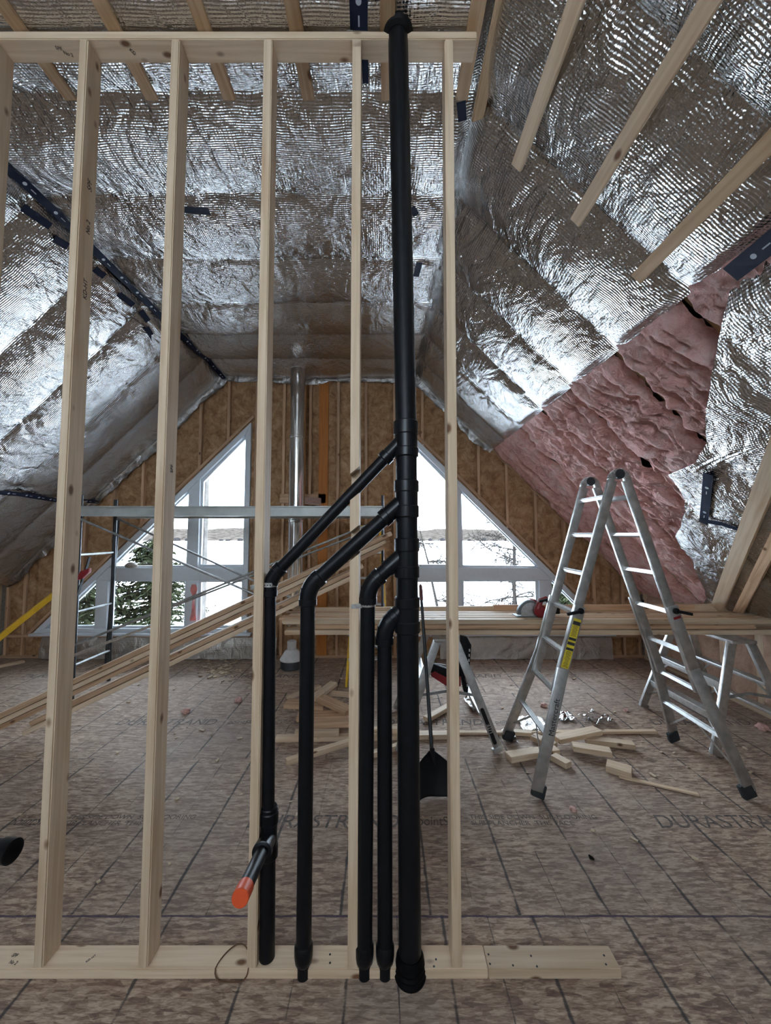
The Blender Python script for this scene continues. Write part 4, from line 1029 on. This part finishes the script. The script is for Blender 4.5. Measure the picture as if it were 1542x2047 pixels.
o = bpy.data.objects.new('plastic_bag', me); COL.objects.link(o); o.location = (at(392, 1250, Y=5.36).x, 5.36, .352); props(o, 'crumpled red plastic bag on the left window sill', 'bag')
rb = MB()
def rfn(u, v):
    z = 1.02-.5*v; return Vector((at(387, 1200, Y=YF-.03).x+(u-.5)*(.05+.03*math.sin(v*9)), YF-.03-.02*math.sin(v*14+u*3), z))
rb.grid(6, 20, rfn); props(rb.build('plastic_strip', M['redbag']), 'strip of red plastic hanging down the left window mullion', 'plastic strip')
o.location.z = .352

# ------------------------------------------------------------------ offcuts and scraps on the floor
def off(a, c, z, wd, th, lab, mat='spruce', tilt=0, grp='wood offcuts on the floor'):
    p, q_ = at(*a, Z=z), at(*c, Z=z); 
    if tilt: q_ = q_+Vector((0, 0, tilt))
    o = board('wood_offcut', p, q_, wd, th, M[mat]); props(o, lab, 'wood offcut', grp); return o
h = .019
off((552, 1476), (905, 1470), .02, .06, .038, 'long pale board lying flat across the floor behind the pipes')
off((820, 1465), (1312, 1462), .012, .045, .02, 'long thin strip reaching right towards the ladder foot', 'spruce')
off((572, 1523), (800, 1452), .055, .05, .038, 'board lying aslant in front of the left offcut pile')
off((590, 1465), (678, 1464), .075, .05, .04, 'short block on the long board, left of the fifth stud')
off((572, 1406), (650, 1410), .10, .14, .04, 'wide flat offcut at the left of the pile', 'fir')
off((595, 1432), (720, 1428), .06, .14, .04, 'wide board lying across the middle of the left pile', 'fir')
off((600, 1448), (712, 1444), .10, .10, .038, 'reddish flat board at the front of the left pile', 'fir')
off((625, 1398), (668, 1370), .14, .09, .038, 'offcut tipped up on top of the left pile', 'spruce', .02)
off((640, 1395), (700, 1420), .14, .12, .038, 'wide offcut crossing the left pile aslant', 'fir', -.01)
off((655, 1385), (740, 1392), .10, .06, .035, 'thin strips at the back of the left pile')
off((575, 1395), (640, 1372), .06, .05, .03, 'narrow offcut poking out behind the left pile')
off((740, 1460), (797, 1458), .07, .06, .038, 'short block between the two middle drain pipes')
off((745, 1508), (800, 1490), .03, .05, .038, 'slanting block low between the middle drain pipes')
off((852, 1438), (905, 1408), .03, .07, .038, 'offcut leaning between the trestle legs behind the shovel')
rg = 'wood offcuts under the folding ladder'
off((1112, 1478), (1196, 1460), .058, .10, .038, 'pale wide offcut on top of the pile under the ladder', grp=rg)
off((1145, 1492), (1222, 1504), .05, .09, .038, 'offcut pointing right in the pile under the ladder', grp=rg)
off((1170, 1478), (1268, 1490), .03, .08, .038, 'offcut at the right of the pile under the ladder', grp=rg)
off((1065, 1472), (1110, 1492), .03, .08, .038, 'offcut under the near ladder rail', grp=rg)
off((1016, 1514), (1072, 1504), .025, .09, .045, 'thick block left of the ladder leg', grp=rg)
off((1070, 1504), (1115, 1500), .025, .08, .04, 'block just right of the near ladder leg', grp=rg)
off((1106, 1512), (1138, 1530), .025, .07, .04, 'small block below the ladder pile', grp=rg)
off((1213, 1530), (1264, 1545), .024, .11, .045, 'square block lying alone right of the ladder pile', grp=rg)
off((1238, 1552), (1397, 1588), .006, .035, .010, 'thin sliver of wood on the floor pointing at the right ladder foot', grp=rg)
off((1006, 1462), (1062, 1466), .02, .06, .03, 'thin board end beside the far left ladder foot', grp=rg)
off((-60, 1345), (48, 1322), .02, .08, .03, 'board lying far back at the left edge', 'spruce')
# foil and film scraps
def scrap(nm_, px, py, sx, sy, mat, lab, cat, seed, hgt=.03):
    c = at(px, py, Z=.01); mb = MB()
    mb.grid(16, 16, lambda u, v: c+Vector(((u-.5)*sx+.02*noise.noise(Vector((u*4, v*3, seed))), (v-.5)*sy+.03*noise.noise(Vector((u*3, v*4, seed+4))), .004+hgt*abs(fbm(u*3, v*3, seed, 4)))), uvf=lambda u, v: (u*sx, v*sy))
    props(mb.build(nm_, mat, recalc=False), lab, cat)
scrap('foil_scrap', 1065, 1448, .24, .28, M['foil'], 'crumpled silver foil scrap behind the near ladder rail', 'foil scrap', 2)
scrap('foil_scrap', 1128, 1432, .14, .16, M['foil'], 'small silver foil scrap right of the near ladder rail', 'foil scrap', 5)
scrap('foil_scrap', 945, 1408, .12, .30, M['foil'], 'foil scrap hanging by the left trestle leg', 'foil scrap', 9, .05)
scrap('plastic_film', 1195, 1440, .26, .2, M['film'], 'clear plastic film crumpled behind the ladder', 'plastic film', 11, .07)
scrap('plastic_film', 1020, 1478, .10, .16, M['film'], 'clear plastic scrap beside the far left ladder foot', 'plastic film', 14, .05)
def lump(px, py, r, mat, lab, cat, nm_, seed):
    c = at(px, py, Z=.0); b_ = bmesh.new(); bmesh.ops.create_icosphere(b_, subdivisions=3, radius=r)
    for v in b_.verts: v.co = v.co*(1+.6*fbm(v.co.x/r*1.3+seed, v.co.y/r*1.3, v.co.z/r*1.3, 3)); v.co.z = max(v.co.z*.7, -r*.4)
    me = bpy.data.meshes.new(nm_); b_.to_mesh(me); b_.free(); me.materials.append(mat)
    for f in me.polygons: f.use_smooth = True
    o = bpy.data.objects.new(nm_, me); COL.objects.link(o); o.location = c+Vector((0, 0, r*.4)); props(o, lab, cat, 'tufts of insulation on the floor')
for k, (px, py, r, lab) in enumerate(((372, 1425, .035, 'tuft of fibre on the floor right of the third stud'), (477, 1402, .035, 'tuft of fibre near the fourth stud, far back'), (1147, 1620, .018, 'dark reddish tuft on the floor left of the ladder foot'),
        (1088, 1412, .03, 'pinkish tuft behind the near ladder rail'), (1525, 1458, .045, 'beige tuft at the right edge by the trestle'), (1182, 1716, .012, 'dark wood chip alone on the right floor'), (1252, 1422, .02, 'tiny tuft behind the ladder'), (1440, 1352, .02, 'tiny tuft by the knee wall'))):
    lump(px, py, r, M['fluff'] if k not in (5,) else M['trunk'], lab, 'insulation tuft', 'insulation_tuft', k*3.3)
# countless chips
mb = MB()
for k in range(420):
    if k < 130: c = at(random.gauss(440, 22), random.gauss(1335, 12), Z=.003)
    else: c = Vector((random.uniform(-4, 3.4), random.uniform(2.0, 5.2), .003))
    s_ = random.uniform(.004, .018)*(1.5 if k < 130 else 1); R = Matrix.Rotation(random.uniform(0, PI), 3, 'Z')@Matrix.Rotation(random.uniform(-.3, .3), 3, 'X')
    mb.box(c+Vector((0, 0, s_*.2)), (s_*random.uniform(1, 3), s_, s_*.35), R)
props(mb.build('wood_chips', M['sawdust'], origin=(0, 0, 0)), 'pale wood chips and sawdust strewn over the floor', 'wood chips', kind='stuff')

# ------------------------------------------------------------------ outside
b = MB(); b.box((0, 1006, -9.5), (6000, 1990, .4)); props(b.build('snow_field', M['snow'], origin=(0, 0, 0)), kind='structure')
def hillf(u, v):
    x = -1600+3200*u; y = 640+v*500; z = -9.3+v**.6*(26+9*noise.noise(Vector((x/260, 0, 2)))+6*noise.noise(Vector((x/70, v*2, 3))))+3*noise.noise(Vector((x/14, v*9, 1)))*v
    return Vector((x, y, z))
b = MB(); b.grid(500, 14, hillf); props(b.build('far_hills', M['hill'], origin=(0, 640, -9)), kind='structure')
for k in range(46):
    x = -700+k*21.5+random.uniform(-5, 5); w_ = random.uniform(3, 7); y = random.uniform(612, 632)
    b = MB(); b.box((x, y, -9.3+w_*.25), (w_, 8, w_*.5)); 
    hs_ = b.build('house', M['house']); props(hs_, 'tiny house on the far lake shore', 'house', 'houses on the far shore')
    MB().prism([(x-w_*.55, y-4.5, -9.3+w_*.5), (x+w_*.55, y-4.5, -9.3+w_*.5), (x, y-4.5, -9.3+w_*.8)], (0, 9, 0)).build('roof', M['house'], hs_)
def conifer(x, y, z0, h, r, lab, seed):
    rnd = random.Random(seed); T = thing('evergreen_tree', (x, y, z0), lab, 'tree', 'evergreens outside the left window')
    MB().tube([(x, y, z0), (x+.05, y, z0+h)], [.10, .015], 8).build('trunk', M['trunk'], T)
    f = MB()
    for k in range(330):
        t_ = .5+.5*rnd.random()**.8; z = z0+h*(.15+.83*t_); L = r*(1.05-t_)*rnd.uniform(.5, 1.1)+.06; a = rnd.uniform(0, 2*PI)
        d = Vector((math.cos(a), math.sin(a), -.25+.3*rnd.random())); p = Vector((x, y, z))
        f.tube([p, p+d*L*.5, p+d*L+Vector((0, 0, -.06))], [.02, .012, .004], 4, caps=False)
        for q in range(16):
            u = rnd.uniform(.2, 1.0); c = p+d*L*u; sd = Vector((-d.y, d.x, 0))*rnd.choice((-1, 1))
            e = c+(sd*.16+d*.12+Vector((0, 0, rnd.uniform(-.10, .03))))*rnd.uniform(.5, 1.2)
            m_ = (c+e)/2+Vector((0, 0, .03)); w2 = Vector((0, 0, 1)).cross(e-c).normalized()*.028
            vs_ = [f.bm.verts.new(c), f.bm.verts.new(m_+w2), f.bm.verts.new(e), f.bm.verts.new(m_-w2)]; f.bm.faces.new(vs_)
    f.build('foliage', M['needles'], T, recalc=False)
conifer(-5.85, 7.6, -4.2, 5.7, 3.6, 'evergreen outside the left window, close beside the frame', 3)
conifer(-5.1, 8.4, -4.4, 6.1, 3.6, 'evergreen outside the left window, centred in the lower panes', 8)
def birch(x, y, z0, h, lab, seed, lean=0):
    rnd = random.Random(seed); T = thing('birch_tree', (x, y, z0), lab, 'tree', 'bare birches outside the right window')
    tr = MB(); br = MB()
    pts = [Vector((x, y, z0))]; d = Vector((lean, 0, 1)).normalized()
    for k in range(12):
        d = (d+Vector((rnd.gauss(0, .05)+lean*.02, rnd.gauss(0, .05), 0))).normalized(); pts.append(pts[-1]+d*h/12)
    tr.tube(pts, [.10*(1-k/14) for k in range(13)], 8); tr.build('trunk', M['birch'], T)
    def grow(p, d, L, r, dep):
        q = [p]; r = max(r, .007)
        for k in range(5):
            d = (d+Vector((rnd.gauss(0, .16), rnd.gauss(0, .16), rnd.gauss(-.02, .12)))).normalized(); q.append(q[-1]+d*L/5)
        br.tube(q, [r*(1-.8*k/5) for k in range(6)], 4, caps=False)
        if dep:
            for k in range(1, 6):
                for _ in range(2):
                    dd = (d+Vector((rnd.gauss(0, .6), rnd.gauss(0, .6), rnd.gauss(-.05, .5)))).normalized(); grow(q[k], dd, L*rnd.uniform(.35, .6), r*.55, dep-1)
    for k in range(5, 12):
        for _ in range(3):
            a = rnd.uniform(0, 2*PI); grow(pts[k], Vector((math.cos(a), math.sin(a), rnd.uniform(-.1, .5))).normalized(), h*.2*rnd.uniform(.6, 1.3)*(1.3-k/14), .019, 2)
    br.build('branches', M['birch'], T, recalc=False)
birch(3.45, 9.6, -4.5, 7.0, 'bare birch outside the right window, thicker trunk leaning left', 4, -.10)
birch(4.05, 10.5, -4.5, 7.4, 'second bare birch outside the right window, behind the first', 11, -.06)
birch(2.2, 11.5, -5.0, 7.2, 'bare birch whose twigs fill the right window by the stack', 19, .05)
conifer(4.1, 9.3, -4.5, 5.5, 2.2, 'evergreen twigs outside the low right window corner', 31)
M['postwood'] = plain('weathered_post', (.075, .068, .062), 1, 0, .35, 6, spec=0)
bp0 = at(401, 1200, Y=6.9)
props(board('deck_post', (bp0.x, 6.9, -4), (bp0.x, 6.9, 3.12), .14, .14, M['postwood'], up=(0, 1, 0)), 'weathered square post outside the left window', 'post')
